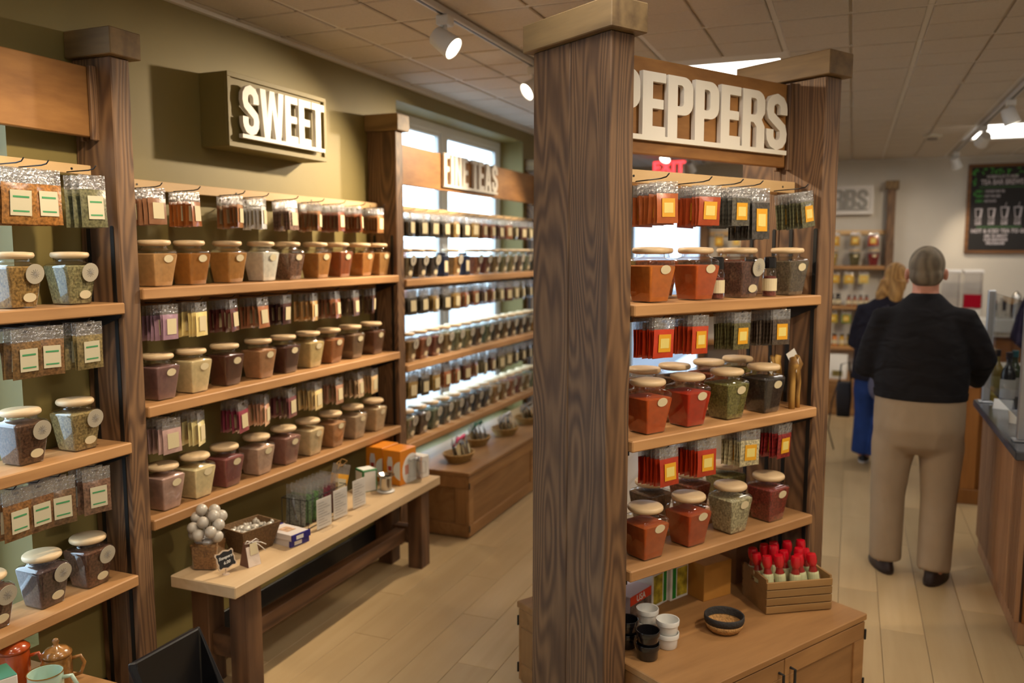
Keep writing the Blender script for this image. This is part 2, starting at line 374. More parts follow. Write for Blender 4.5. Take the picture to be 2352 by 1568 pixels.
def packet_meshes(w, h, th, top=.03):
    b = bmesh.new(); nxg, nz = 4, 6
    def grid(sgn):
        V = []
        for k in range(nz + 1):
            row = []
            for i in range(nxg + 1):
                x = i / nxg * 2 - 1; q = k / nz * 2 - 1
                bulge = max(0, (1 - x ** 2)) * max(0, (1 - q ** 4)); row.append(b.verts.new((x * w / 2 * (1 - .03 * (1 - abs(q))), sgn * (th * .62 * bulge ** .8 + .0003), -top - (1 - (q + 1) / 2) * (h - top))))
            V.append(row)
        for k in range(nz):
            for i in range(nxg): b.faces.new((V[k][i], V[k][i + 1], V[k + 1][i + 1], V[k + 1][i]))
    grid(-1); grid(1); body = mesh_of(b, True)
    b = bmesh.new(); prism(b, [(-w / 2, -top), (w / 2, -top), (w / 2, .008), (-w / 2, .008)], [[(-.012, -.004), (-.006, .001), (.006, .001), (.012, -.004), (.006, -.008), (-.006, -.008)]], -.0008, .0008); clr = mesh_of(b)
    b = bmesh.new(); bx(b, -w * .3, w * .3, -th * .62 - .0012, -th * .62 - .0004, -h * .84, -h * .37); lab = mesh_of(b)
    return body, clr, lab
PK = packet_meshes(.086, .125, .0085); PKB = packet_meshes(.112, .168, .016, .04)
def plastic(rgb, coarse=0): return mat('packed_%d_%d_%d_%d' % (*rgb, coarse), c(*rgb), .3, noise=(.5 if coarse else .1), nscale=(110 if coarse else 40), coat=.8, bump=.25)
b = bmesh.new(); bx(b, -.0255, .0255, -.0119, -.0113, -.060, -.054); bx(b, -.0255, .0255, -.0119, -.0113, -.104, -.099); BAND = mesh_of(b)
b = bmesh.new(); bx(b, -.018, .018, -.0070, -.0066, -.092, -.060); YPAN = mesh_of(b)
LABM = {'cream': mat('packet_label_cream', c(206, 192, 154), .55), 'yellow': mat('packet_label_gold', c(220, 160, 34), .5), 'white': mat('packet_label_white', c(206, 198, 170), .55)}
def bunch(F, u, wf, z, rgb, n, where, group, lab='cream', coarse=0, big=False, gap=.0125, s=(1, 1, 1), lean=0, turn=-.1):
    B, C, L = PKB if big else PK
    for k in range(n):
        p = F.p(u + random.uniform(-.003, .003) - k * .0008, wf + k * gap, z + random.uniform(-.002, .002) - .001 * k)
        o = put('spice_packet', B, plastic(rgb, coarse), None, p, (random.uniform(-.05, .05), lean + random.uniform(-.03, .03), F.a + random.uniform(-.16, .16) + turn), s)
        tag(o, ('front packet %s' % where) if k == 0 else '%s packet from front %s' % (ORD[k], where), 'packet', group)
        put('clear_top', C, FILM, o)
        l = put('label', L, LABM[lab], o)
        if k == 0 and lab == 'white': put('green_band', BAND, mat('label_green', c(70, 150, 96), .6), l, (0, 0, -.026))
        if k == 0 and lab == 'yellow': put('pale_panel', YPAN, mat('label_straw', c(224, 206, 118), .55), l)
def hook_mesh(L=.13):
    b = bmesh.new(); tube(b, [(0, 0, 0), (0, -L * .75, .002), (0, -L * .92, .006), (0, -L, .016)], .0022, 6); return mesh_of(b, True)
HOOK = hook_mesh(.135); HOOKB = hook_mesh(.15)

# ------------------------------------------------------------------ shelving parts
def post(F, par, u0, u1, w0, w1, cap=True, zc=2.36, slots=(.03,), back=False, body='post'):
    box(body, u0, u1, w0, w1, 0, zc, POST, par, bev=.004)
def cap(par, u0, u1, w0, w1, z0=2.36, z1=2.45): box('cap', u0, u1, w0, w1, z0, z1, CAPW, par, bev=.003)
def slot(par, uface, sgn, w, z0=.06, z1=1.78):
    b = bmesh.new(); r = .0075; n = 6
    pl = [(w - r, z0), (w + r, z0)] + [(w + r * math.cos(PI * k / n), z1 + r * math.sin(PI * k / n)) for k in range(n + 1)]
    prism(b, pl, [], 0, .004); b.transform(Matrix(((0, sgn, 0, uface), (1, 0, 0, 0), (0, 0, 1, 0), (0, 0, 0, 1)))); put('slot_channel', b, RUBBER, par)
BRK = []
def shelf(par, u0, u1, w0, w1, z, th=.04, ends=True):
    s = box('shelf', u0, u1, w0, w1, z - th, z, SHELF, par, bev=.004)
    for uu in (u0 + .001, u1 - .005):
        b = bmesh.new(); prism(b, [(w0 + .02, z - th - .012), (w1, z - th - .075), (w1, z - th), (w0 + .02, z - th)], [], 0, .004)
        b.transform(Matrix(((0, 1, 0, uu), (1, 0, 0, 0), (0, 0, 1, 0), (0, 0, 0, 1)))); put('bracket', b, BLACK, s)
    return s
def rail(par, u0, u1, w, z0, z1, hooks, hz, screws=True, wd=RAILW, hk=None):
    r = box('hanging_rail', u0, u1, w, w + .018, z0, z1, wd, par, bev=.002)
    for h in hooks: put('hook', hk or HOOK, BLACK, r, (h, w, hz))
    if screws:
        b = bmesh.new(); k = max(2, int((u1 - u0) / .4))
        for i in range(k): 
            uu = u0 + .12 + (u1 - u0 - .2) * i / (k - 1); q = bmesh.ops.create_cone(b, cap_ends=True, segments=8, radius1=.004, radius2=.004, depth=.002); bmesh.ops.transform(b, matrix=Matrix.Translation((uu, w - .001, (z0 + z1) / 2)) @ Matrix.Rotation(R(90), 4, 'X'), verts=q['verts'])
        put('screws', b, BLACK, r)
def header(par, u0, u1, w, z0, z1, th=.03):
    h = box('header_board', u0, u1, w, w + th, z0, z1, HEAD, par, bev=.003)
    for uu, sg in ((u0, -1), (u1, 1)):
        for dw in (-.018, th + .002): box('channel_strip', uu - .022 if sg > 0 else uu - .006, uu + .006 if sg > 0 else uu + .022, w + dw, w + dw + .016, z0 - .012, z1 + .004, POST, par, bev=.003)
    return h
# --- sign letters: condensed bold capitals
def arc(cx, cz, r, a0, a1, n=6): return [(cx + r * math.cos(R(a0 + (a1 - a0) * i / n)), cz + r * math.sin(R(a0 + (a1 - a0) * i / n))) for i in range(n + 1)]
def thick(pts, t):
    L, Rr = [], []
    for i, p in enumerate(pts):
        a = pts[max(i - 1, 0)]; b = pts[min(i + 1, len(pts) - 1)]; dx, dz = b[0] - a[0], b[1] - a[1]; m = math.hypot(dx, dz); nx_, nz_ = -dz / m * t / 2, dx / m * t / 2
        L.append((p[0] + nx_, p[1] + nz_)); Rr.append((p[0] - nx_, p[1] - nz_))
    return L + Rr[::-1]
def glyph(ch):
    t, q = .2, .15
    if ch == 'E': w = .46; return w, [(0, 0), (w, 0), (w, q), (t, q), (t, .43), (w - .04, .43), (w - .04, .58), (t, .58), (t, 1 - q), (w, 1 - q), (w, 1), (0, 1)], []
    if ch == 'F': w = .44; return w, [(0, 0), (t, 0), (t, .43), (w - .04, .43), (w - .04, .58), (t, .58), (t, 1 - q), (w, 1 - q), (w, 1), (0, 1)], []
    if ch == 'T': w = .5; return w, [(.15, 0), (.35, 0), (.35, 1 - q), (w, 1 - q), (w, 1), (0, 1), (0, 1 - q), (.15, 1 - q)], []
    if ch == 'I': return t, [(0, 0), (t, 0), (t, 1), (0, 1)], []
    if ch == 'H': w = .54; return w, [(0, 0), (t, 0), (t, .42), (w - t, .42), (w - t, 0), (w, 0), (w, 1), (w - t, 1), (w - t, .58), (t, .58), (t, 1), (0, 1)], []
    if ch == 'P': w = .53; return w, [(0, 0), (t, 0), (t, .38)] + arc(w - .2, .58, .2, -90, 0) + arc(w - .2, .8, .2, 0, 90) + [(0, 1)], [[(t, .52)] + arc(w - .26, .58, .06, -90, 0, 3) + arc(w - .26, .8, .06, 0, 90, 3) + [(t, .86)]]
    if ch == 'R': w = .55; return w, [(0, 0), (t, 0), (t, .44), (.27, .44), (w - t, .36), (w - t, 0), (w, 0), (w, .38), (w - .08, .5), (w, .62)] + arc(w - .2, .8, .2, 0, 90) + [(0, 1)], [[(t, .57)] + arc(w - .26, .63, .06, -90, 0, 3) + arc(w - .26, .8, .06, 0, 90, 3) + [(t, .86)]]
    if ch == 'B': w = .54; return w, [(0, 0)] + arc(w - .18, .18, .18, -90, 0) + [(w, .4), (w - .07, .52), (w, .62)] + arc(w - .18, .82, .18, 0, 90) + [(0, 1)], [[(t, .14), (w - t, .14), (w - t, .43), (t, .43)], [(t, .58), (w - t, .58), (w - t, .86), (t, .86)]]
    if ch == 'S':
        w = .53; a = w / 2 - .09
        pts = [(w - .09, .64), (w - .09, .74)] + [(w / 2 + a * math.cos(R(x)), .745 + .175 * math.sin(R(x))) for x in (20, 50, 90, 130, 160)] + [(.09, .70), (.115, .6), (w / 2, .5), (w - .115, .4), (w - .09, .3)] + [(w / 2 + a * math.cos(R(x)), .255 - .175 * math.sin(R(x))) for x in (20, 50, 90, 130, 160)] + [(.09, .26), (.09, .36)]
        return w, thick(pts, .18), []
    if ch == 'W': w = .82; return w, [(0, 1), (.12, 0), (.31, 0), (.41, .62), (.51, 0), (.70, 0), (.82, 1), (.63, 1), (.59, .42), (.49, 1), (.33, 1), (.23, .42), (.19, 1)], []
    if ch == 'N': w = .56; return w, [(0, 0), (.19, 0), (.19, .55), (.36, 0), (w, 0), (w, 1), (w - .19, 1), (w - .19, .45), (.2, 1), (0, 1)], []
    if ch == 'A': w = .58; return w, [(0, 0), (.19, 0), (.22, .2), (.36, .2), (.39, 0), (w, 0), (.42, 1), (.16, 1)], [[(.24, .35), (.29, .72), (.34, .35)]]
def sign_letters(par, text, u0, u1, z0, z1, w, depth, m=None, bar=True, gap=.05):
    x = 0; items = []
    for ch in text:
        if ch == ' ': x += .26; continue
        gw, o, hl = glyph(ch); items.append((x, o, hl)); x += gw + gap
    tot = x - gap; kx = (u1 - u0) / tot; kz = (z1 - z0); bh = .075 if bar else 0
    for x, o, hl in items:
        b = bmesh.new(); f = lambda pts: [(u0 + (x + px) * kx, z0 + (bh + pz * (1 - bh)) * kz) for px, pz in pts]
        prism(b, f(o), [f(q) for q in hl], w - depth, w); put('letter', b, m or LETTER, par)
    if bar: box('letter_bar', u0 - .004, u1 + .002, w - depth, w, z0, z0 + bh * kz, m or LETTER, par, bev=0)

# ------------------------------------------------------------------ left wall bays
PT = .08; PD = .184
def wall_post(par, u):
    box('post', u, u + PT, 0, PD, 0, 2.36, POST, par, bev=.004); cap(par, u - .026, u + PT + .026, -.03, PD)
    for s, f in ((-1, u), (1, u + PT)):
        slot(par, f, s, .032); slot(par, f, s, .145)
P1, P2, P3 = 2.16, 4.06, 6.50
def wallunit(name, label): 
    e = empty(name, WL.p(0, 0, 0), WL.a); tag(e, label, 'shelving'); return e
U0 = wallunit('wall_shelving', 'brown timber wall shelving at the left edge holding dried herb jars and bags')
U1 = wallunit('wall_shelving', 'brown timber wall shelving beneath the green SWEET box')
U2 = wallunit('wall_shelving', 'brown timber wall shelving with the FINE TEAS board across the window')
U3 = wallunit('wall_shelving', 'dark timber post beyond the tea shelves, mostly hidden by the near post')
wall_post(U1, P1); wall_post(U2, P2); wall_post(U3, P3); wall_post(U0, .2)
header(U0, .28 + .006, P1 - .006, .085, 2.09, 2.325)
Z0 = (1.52, 1.022, .532); Z1 = (1.565, 1.134, .708); Z2 = (1.537, 1.042, .58)
hk0 = [[1.52, 1.80, 1.885, 2.06], [1.79, 1.87, 2.02], [1.72, 1.80, 1.875, 2.015]]
rail(U0, .281, P1 - .001, .115, 1.962, 1.996, hk0[0], 1.966)
for k, z in enumerate(Z0):
    shelf(U0, .281, P1 - .001, -.012, PD - .004, z)
    if k < 2: rail(U0, .281, P1 - .001, .135, z - .075, z - .041, hk0[k + 1], z - .06, False, BLACK)
SJ = [[2.399, 2.578, 2.795, 3.011, 3.199, 3.417, 3.608, 3.815, 3.985], [2.388, 2.563, 2.756, 2.971, 3.147, 3.338, 3.513, 3.707, 3.914], [2.378, 2.546, 2.718, 2.923, 3.114, 3.302, 3.492, 3.695, 3.899]]
SP = [[2.35, 2.542, 2.798, 2.95, 3.156, 3.357, 3.536, 3.718, 3.911], [2.391, 2.549, 2.736, 2.923, 3.095, 3.304, 3.492, 3.661, 3.839], [2.37, 2.525, 2.772, 2.931, 3.107, 3.313, 3.494, 3.683, 3.829]]
rail(U1, P1 + PT + .001, P2 - .001, .12, 1.928, 1.966, SP[0], 1.932)
for k, z in enumerate(Z1):
    shelf(U1, P1 + PT + .001, P2 - .001, -.012, PD - .004, z)
    if k < 2: rail(U1, P1 + PT + .001, P2 - .001, .14, z - .075, z - .041, SP[k + 1], z - .062, False, SHELF)
TP = [4.25 + .148 * i for i in range(15)]
rail(U2, P2 + PT + .001, P3 - .001, .12, 1.928, 1.966, TP, 1.932)
for k, z in enumerate(Z2):
    shelf(U2, P2 + PT + .001, P3 - .001, -.012, PD - .004, z)
    if k < 2: rail(U2, P2 + PT + .001, P3 - .001, .14, z - .075, z - .041, TP, z - .062, False, SHELF)
h2 = header(U2, P2 + PT + .006, P3 - .006, .085, 2.085, 2.315)
sign_letters(h2, 'FINE TEAS', 4.775, 5.63, 2.108, 2.318, .080, .018, gap=.11)
# SWEET box sign on the wall
sb = empty('box_sign', WL.p(3.12, PD + .001, 2.132), WL.a); tag(sb, 'olive green box sign with raised white SWEET letters on the wall', 'sign')
box('box_body', -.345, .345, -.135, 0, 0, .302, GREEN, sb, bev=.002)
for q in ((-.345, .345, 0, .02), (-.345, .345, .282, .302), (-.345, -.325, .02, .282), (.325, .345, .02, .282)): box('face_frame', q[0], q[1], -.147, -.135, q[2], q[3], GREEN, sb, bev=.001)
sign_letters(sb, 'SWEET', -.287, .29, .038, .258, -.153, .02)
for x in (-.2, 0, .2): box('standoff', x - .006, x + .006, -.153, -.135, .045, .052, BLACK, sb, bev=0)

# sweet jars and packets
SC = [[(190, 145, 92), (160, 104, 42), (182, 130, 66), (232, 228, 214), (118, 86, 66), (172, 120, 60), (136, 72, 36), (172, 114, 54), (172, 126, 70)],
      [(126, 92, 88), (214, 192, 144), (86, 48, 32), (176, 128, 88), (78, 46, 34), (204, 178, 122), (152, 96, 54), (122, 96, 70), (102, 64, 42)],
      [(178, 144, 130), (220, 202, 154), (134, 76, 72), (200, 168, 144), (146, 104, 90), (214, 190, 146), (174, 128, 88), (184, 160, 130), (200, 172, 132)]]
SN = [['tan', 'amber brown', 'golden tan', 'white', 'speckled brown', 'golden brown', 'rust brown', 'ochre', 'light tan'], ['mauve', 'cream', 'dark cocoa', 'tan', 'blackish brown', 'pale yellow', 'cinnamon', 'grey brown', 'brown'], ['pinkish', 'pale cream', 'maroon', 'rosy beige', 'dusty brown', 'cream yellow', 'caramel', 'greyish beige', 'beige']]
PC = [[(120, 84, 60), (130, 74, 34), (140, 92, 52), (226, 224, 214), (122, 96, 84), (128, 86, 52), (110, 58, 36), (118, 66, 34), (128, 90, 54)],
      [(136, 108, 122), (204, 176, 118), (84, 44, 38), (142, 92, 62), (60, 34, 32), (178, 142, 92), (128, 82, 56), (92, 68, 58), (88, 60, 48)],
      [(160, 132, 126), (206, 182, 134), (120, 52, 66), (188, 146, 118), (104, 62, 64), (206, 172, 122), (150, 112, 90), (172, 146, 116), (190, 160, 118)]]
HN = [['tan', 'rust brown', 'brown', 'white', 'speckled brown', 'dark tan', 'dark brown', 'chestnut', 'olive brown'], ['mauve', 'cream', 'dark maroon', 'brown', 'near-black', 'straw', 'light brown', 'grey-brown', 'dark grey-brown'], ['pinkish', 'cream', 'wine red', 'peach', 'plum', 'wheat', 'brown', 'beige', 'light beige']]
RW = ['top', 'middle', 'bottom']; HZ = [1.922, 1.492, 1.058]
for r in range(3):
    for i in range(9):
        jar(WL, SJ[r][i], .088 - (.012 if r == 2 else 0), Z1[r], SC[r][i], 'glass jar of %s powder, %s from left on the %s shelf under SWEET' % (SN[r][i], ORD[i], RW[r]), 'jars under the SWEET sign', coarse=1 if (r, i) == (0, 4) else 0, fill=random.uniform(.93, 1.0))
        bunch(WL, SP[r][i], .015, HZ[r], tuple(min(236, int(v * 1.22)) for v in PC[r][i]), 6, 'of %s powder, %s bunch, %s row under SWEET' % (HN[r][i], ORD[i], RW[r]), 'packets under the SWEET sign', gap=.0195, coarse=1 if (r, i) == (0, 4) else 0, turn=.05 if i == 0 else .3)

# herb jars and bags at the left edge
BJ = [([1.57, 1.822, 2.027], Z0[0]), ([1.58, 1.813, 2.015], Z0[1]), ([1.66, 1.856, 2.034], Z0[2])]
BC = [[(150, 104, 62), (150, 118, 66), (140, 132, 92)], [(120, 96, 70), (92, 64, 44), (150, 130, 84)], [(104, 72, 54), (78, 58, 54), (98, 64, 46)]]
BN = [['orange-brown herb', 'golden herb', 'pale green herb'], ['brown herb', 'dark brown root', 'yellow-green herb'], ['reddish brown herb', 'grey-brown herb', 'dark reddish herb']]
for r, (us, z) in enumerate(BJ):
    for i, u in enumerate(us):
        jar(WL, u, .085, z, BC[r][i], 'jar of %s with round tag, %s shelf at the left edge' % (BN[r][i], RW[r]), 'herb jars at the left edge', coarse=1, big=True)
BH = [[(150, 104, 60), (158, 110, 58), (160, 108, 54), (112, 110, 80)], [(120, 92, 56), (124, 92, 60), (132, 116, 76)], [(126, 88, 50), (118, 84, 56), (110, 84, 60), (122, 92, 74)]]
BZ = [1.945, 1.455, .958]
for r in range(3):
    for i, u in enumerate(hk0[r]):
        bunch(WL, u, .004, BZ[r], BH[r][i], 3, 'of herbs, %s hook, %s row at left edge' % (ORD[i], RW[r]), 'herb bags at the left edge', lab='white', coarse=1, big=True, gap=.03, s=(.92, 1, .98) if r == 0 else (.85, 1, .9))

# tea jars; tea packets are past the countable three hundred and stay one object
TC = [(92, 78, 52), (70, 60, 50), (56, 50, 46), (62, 54, 44), (150, 108, 52), (128, 96, 50), (142, 84, 52), (110, 56, 44), (120, 98, 60), (110, 110, 78), (126, 118, 82), (84, 66, 52), (98, 108, 84), (76, 70, 60)]
TN = ['olive brown', 'charcoal', 'black', 'dark brown', 'amber', 'gold', 'orange', 'red', 'tan', 'sage', 'pale green', 'brown', 'grey-green', 'slate']
for r in range(3):
    for i in range(14):
        k = (i + r * 5) % 14; u = 4.27 + .16 * i + (.02 if r == 1 else 0)
        if r == 0 and i in (3, 5): continue
        jar(WL, u, .09, Z2[r], TC[k], 'jar of %s tea, %s place from left on the %s FINE TEAS shelf' % (TN[k], ORD[i], RW[r]), 'tea jars', coarse=1, big=True, fill=.95)
for i, u in enumerate((4.27 + .16 * 3, 4.27 + .16 * 5)):
    t = empty('tea_tin', WL.p(u, .08, Z2[0]), WL.a); tag(t, 'navy tea tin with cream label among top-shelf tea jars, %s one' % ('left' if i == 0 else 'right'), 'tin', 'navy tea tins')
    b = bmesh.new(); sq(b, [(0, .036, .036, 8), (.002, .038, .038, 8), (.13, .038, .038, 8), (.132, .036, .036, 8)], 24, capt=True); put('body', mesh_of(b, 40), mat('navy_tin', c(28, 34, 54), .35), t)
    b = bmesh.new(); lathe(b, [(0, .133), (.03, .133), (.03, .15), (.028, .152), (0, .152)], 20); put('lid', mesh_of(b, 40), mat('navy_tin', c(28, 34, 54), .35), t)
    box('label', -.022, .022, -.0392, -.0382, .03, .1, CREAM, t, bev=0)
tm = [plastic((66, 60, 50), 1), plastic((140, 112, 62), 1), plastic((150, 92, 58), 1), plastic((96, 60, 50), 1), plastic((120, 110, 80), 1), LABM['cream'], FILM]
bm = bmesh.new()
TZ = [1.922, 1.463, .968]
for r in range(3):
    for i, u in enumerate(TP):
        mi = [0, 0, 0, 0, 1, 0, 1, 2, 2, 3, 2, 4, 3, 4, 4][(i + r * 2) % 15]; hh = .165 if i < 6 else .14
        for k in range(5):
            q = bmesh.new(); q.from_mesh(PKB[0] if i < 6 else PK[0])
            s = .8 if i < 6 else 1.05
            M = Matrix.Translation((u + random.uniform(-.004, .004), .012 + k * .024, TZ[r] - random.uniform(0, .006))) @ Matrix.Rotation(random.uniform(-.2, .2), 4, 'Z') @ Matrix.Rotation(random.uniform(-.04, .04), 4, 'Y') @ Matrix.Diagonal((s, s, s, 1))
            for src, m_i in ((PKB if i < 6 else PK)[0], mi), ((PKB if i < 6 else PK)[1], 6), ((PKB if i < 6 else PK)[2], 5):
                t = bmesh.new(); t.from_mesh(src); t.transform(M); vm = [bm.verts.new(v.co) for v in t.verts]; t.verts.index_update()
                for f in t.faces:
                    nf = bm.faces.new([vm[v.index] for v in f.verts]); nf.material_index = m_i; nf.smooth = m_i not in (5, 6)
                t.free()
            q.free()
tp = put('tea_packets', bm, tm, None, WL.p(0, 0, 0), (0, 0, WL.a)); tag(tp, 'rows of clear tea packets hanging in front of the window', 'packets'); tp['kind'] = 'stuff'

# ------------------------------------------------------------------ cabinets
def cabinet(F, u0, u1, w0, w1, zt, label, doors, ends=True, name='base_cabinet'):
    e = empty(name, F.p((u0 + u1) / 2, (w0 + w1) / 2, 0), F.a); tag(e, label, 'cabinet'); hu, hw_ = (u1 - u0) / 2, (w1 - w0) / 2
    box('carcass', -hu + .02, hu - .02, -hw_ + .022, hw_ - .022, .0, zt - .025, CABW, e, bev=0)
    box('top', -hu, hu, -hw_, hw_, zt - .025, zt, CABW, e, bev=.003)
    fr = .075
    for s in (-1, 1):          # framed end panels
        xa, xb = (-hu + .004, -hu + .02) if s < 0 else (hu - .02, hu - .004)
        ep = box('end_rail', xa, xb, -hw_ + .022, hw_ - .022, zt - .025 - fr, zt - .026, CABW, e)
        box('end_rail', xa, xb, -hw_ + .022, hw_ - .022, .01, .01 + fr, CABW, e)
        for q in ((-hw_ + .022, -hw_ + .022 + fr), (hw_ - .022 - fr, hw_ - .022)): box('end_stile', xa, xb, q[0], q[1], .011 + fr, zt - .026 - fr, CABV, e)
    for side in (-1, 1):
        n = doors; dw = (2 * hu - .01) / n
        for k in range(n):
            a = -hu + .005 + k * dw + .002; b_ = a + dw - .004; dz0, dz1 = .012, zt - .03; ya = -hw_ + .004 if side < 0 else hw_ - .022; yb = ya + .018
            dr = empty('door', (0, 0, 0)); dr.parent = e
            bm = bmesh.new(); f2 = .065
            for q in ((a, b_, dz0, dz0 + f2), (a, b_, dz1 - f2, dz1), (a, a + f2, dz0 + f2, dz1 - f2), (b_ - f2, b_, dz0 + f2, dz1 - f2)): bx(bm, q[0], q[1], ya, yb, q[2], q[3], .002)
            put('door_frame', bm, CABW, dr)
            box('door_panel', a + f2, b_ - f2, ya + (.008 if side < 0 else .002), yb - (.002 if side < 0 else .008), dz0 + f2, dz1 - f2, CABW, dr, bev=0)
            kx = (b_ - .03) if k % 2 == 0 else (a + .03); yk = ya if side < 0 else yb
            b = bmesh.new(); tube(b, [(kx, yk, dz1 - .1), (kx, yk + side * .02, dz1 - .1), (kx, yk + side * .02, dz1 - .04), (kx, yk, dz1 - .04)], .005, 6); put('handle', b, BLACK, dr)
            hx = a if k % 2 == 0 else b_
            for zz in (dz0 + .03, dz1 - .07): box('hinge', hx - .004, hx + .004, min(yk, yk + side * .006), max(yk, yk + side * .006), zz, zz + .04, BLACK, dr, bev=.001)
    return e
cabinet(WL, 4.285, 6.485, -.33, PD - .004, .402, 'low timber cabinet under the tea shelves with baskets on top', 2)
cabinet(WL, .3, 1.835, -.28, PD - .004, .335, 'low timber cabinet at the left edge carrying teapots', 2)
cabinet(GO, .128, 1.132, -.237, .64, .335, 'low double-door timber cabinet inside the PEPPERS unit', 2)

# ------------------------------------------------------------------ PEPPERS unit
g = empty('display_unit', GO.p(0, 0, 0), GO.a); tag(g, 'free-standing rustic timber display unit with the PEPPERS board', 'shelving')
for k, u0 in enumerate((.026, 1.134)):
    box('post', u0, u0 + .1, .028, .2185, 0, 2.36, POST, g, bev=.004); box('post', u0, u0 + .1, .2195, .41, 0, 2.36, POST, g, bev=.004)
    cap(g, u0 - .026, u0 + .126, 0, .436)
    for s, f in ((-1, u0), (1, u0 + .1)):
        if (k == 0) == (s == 1):
            for w in (.05, .16, .24, .35): slot(g, f, s, w)
hp = header(g, .132, 1.128, .186, 2.028, 2.348)
sign_letters(hp, 'PEPPERS', .158, 1.084, 2.072, 2.298, .180, .018)
rs_ = [[.258, .463, .626, .734, 1.0], [.281, .458, .684, .906], [.314, .507, .749, .956]]
rail(g, .127, 1.133, .15, 1.926, 1.97, rs_[0], 1.93, hk=HOOKB); rail(g, .127, 1.133, .232, 1.926, 1.97, [], 1.93, False)
ZG = (1.53, 1.09, .655)
for k, z in enumerate(ZG):
    shelf(g, .127, 1.133, .012, .185, z, .038); shelf(g, .127, 1.133, .215, .388, z, .038)
    if k < 2: rail(g, .127, 1.133, .165, z - .072, z - .039, rs_[k + 1], z - .06, False, SHELF)
GC = [[(186, 104, 32), (176, 80, 24), (92, 62, 50), (92, 80, 62)], [(180, 78, 24), (172, 44, 14), (112, 108, 58), (52, 46, 42)], [(168, 78, 26), (164, 66, 24), (172, 164, 130), (134, 56, 46)]]
GN = [['orange', 'red-orange', 'mixed peppercorn', 'dark peppercorn'], ['rust orange', 'bright red', 'olive green', 'black'], ['burnt orange', 'brick orange', 'pale sage', 'dark red']]
GU = [[.274, .495, .735, 1.017], [.271, .469, .68, .894], [.271, .489, .719, .947]]
for r in range(3):
    for i in range(4):
        jar(GO, GU[r][i], .092, ZG[r], GC[r][i], 'glass jar of %s spice, front %s shelf of the PEPPERS unit' % (GN[r][i], RW[r]), 'jars on the front of the PEPPERS unit', coarse=1 if (r, i) in ((0, 2), (0, 3), (1, 2), (1, 3), (2, 2), (2, 3)) else 0, big=(r, i) == (0, 2), fill=.9 if i < 2 else .97, s=1.03)
GB = [[.30, .52, .74, .95], [.467, .63, .825, 1.004], [.513, .732, .948]]
GBC = [(140, 84, 40), (150, 60, 30), (110, 96, 54), (84, 66, 48)]
for r in range(3):
    for i, u in enumerate(GB[r]):
        jar(GO, u, .302, ZG[r], [(120, 110, 60), (140, 72, 40), (96, 70, 50), (120, 60, 36)][(i + r) % 4], 'jar on the rear %s shelf of the PEPPERS unit, %s from the near post' % (RW[r], ORD[i]), 'jars on the rear of the PEPPERS unit', coarse=1, rz=PI, s=1.03)
GPC = [[(176, 92, 44), (170, 72, 34), (92, 88, 78), (74, 70, 66), (100, 98, 72)], [(196, 60, 30), (190, 66, 32), (98, 92, 58), (84, 72, 62)], [(172, 50, 22), (176, 52, 22), (186, 176, 140), (140, 44, 44)]]
GPN = [['orange powder', 'red-orange powder', 'grey-black pepper', 'long dark peppercorn', 'dark green pepper'], ['scarlet powder', 'orange-red powder', 'olive herb', 'brown pepper'], ['brick red powder', 'tomato red powder', 'pale seed', 'crimson flake']]
GZ = [1.912, 1.474, 1.036]
for r in range(3):
    for i, u in enumerate(rs_[r]):
        bunch(GO, u, .006 if r == 0 else .028, GZ[r], GPC[r][i], 8, 'of %s, %s hanging row under PEPPERS' % (GPN[r][i], RW[r]), 'packets on the PEPPERS unit', lab='yellow', coarse=1 if (r == 0 and i > 1) or (r > 0 and i > 1) else 0, gap=.0145 if r == 0 else .0135, s=(.95, 1, 1.35) if (r, i) == (0, 3) else (1, 1, 1), lean=-.12 if (r, i) == (0, 4) else 0)
# pepper mills
for i, (u, nm) in enumerate(((.592, 'left of the tagged jar'), (.835, 'just right of the tagged jar'), (.89, 'beside the dark peppercorn jar'))):
    t = empty('pepper_grinder', GO.p(u, .075 if i != 1 else .12, ZG[0]), GO.a); tag(t, 'black-capped pepper grinder bottle %s' % nm, 'grinder', 'pepper grinders')
    b = bmesh.new(); lathe(b, [(0, 0), (.024, 0), (.026, .004), (.026, .09), (.022, .102), (.021, .108)], 20); put('bottle', mesh_of(b, True), GLASS, t)
    b = bmesh.new(); lathe(b, [(0, .003), (.023, .003), (.023, .075), (0, .078)], 18); put('contents', mesh_of(b, 40), spice((110, 52, 44), 1), t)
    b = bmesh.new(); lathe(b, [(.0265, .022), (.0266, .022), (.0266, .068), (.0265, .068)], 20); put('label', b, CREAM, t)
    b = bmesh.new(); lathe(b, [(0, .106), (.023, .106), (.024, .112), (.022, .145), (.018, .149), (0, .15)], 18); put('cap', mesh_of(b, 40), BLACKC, t)
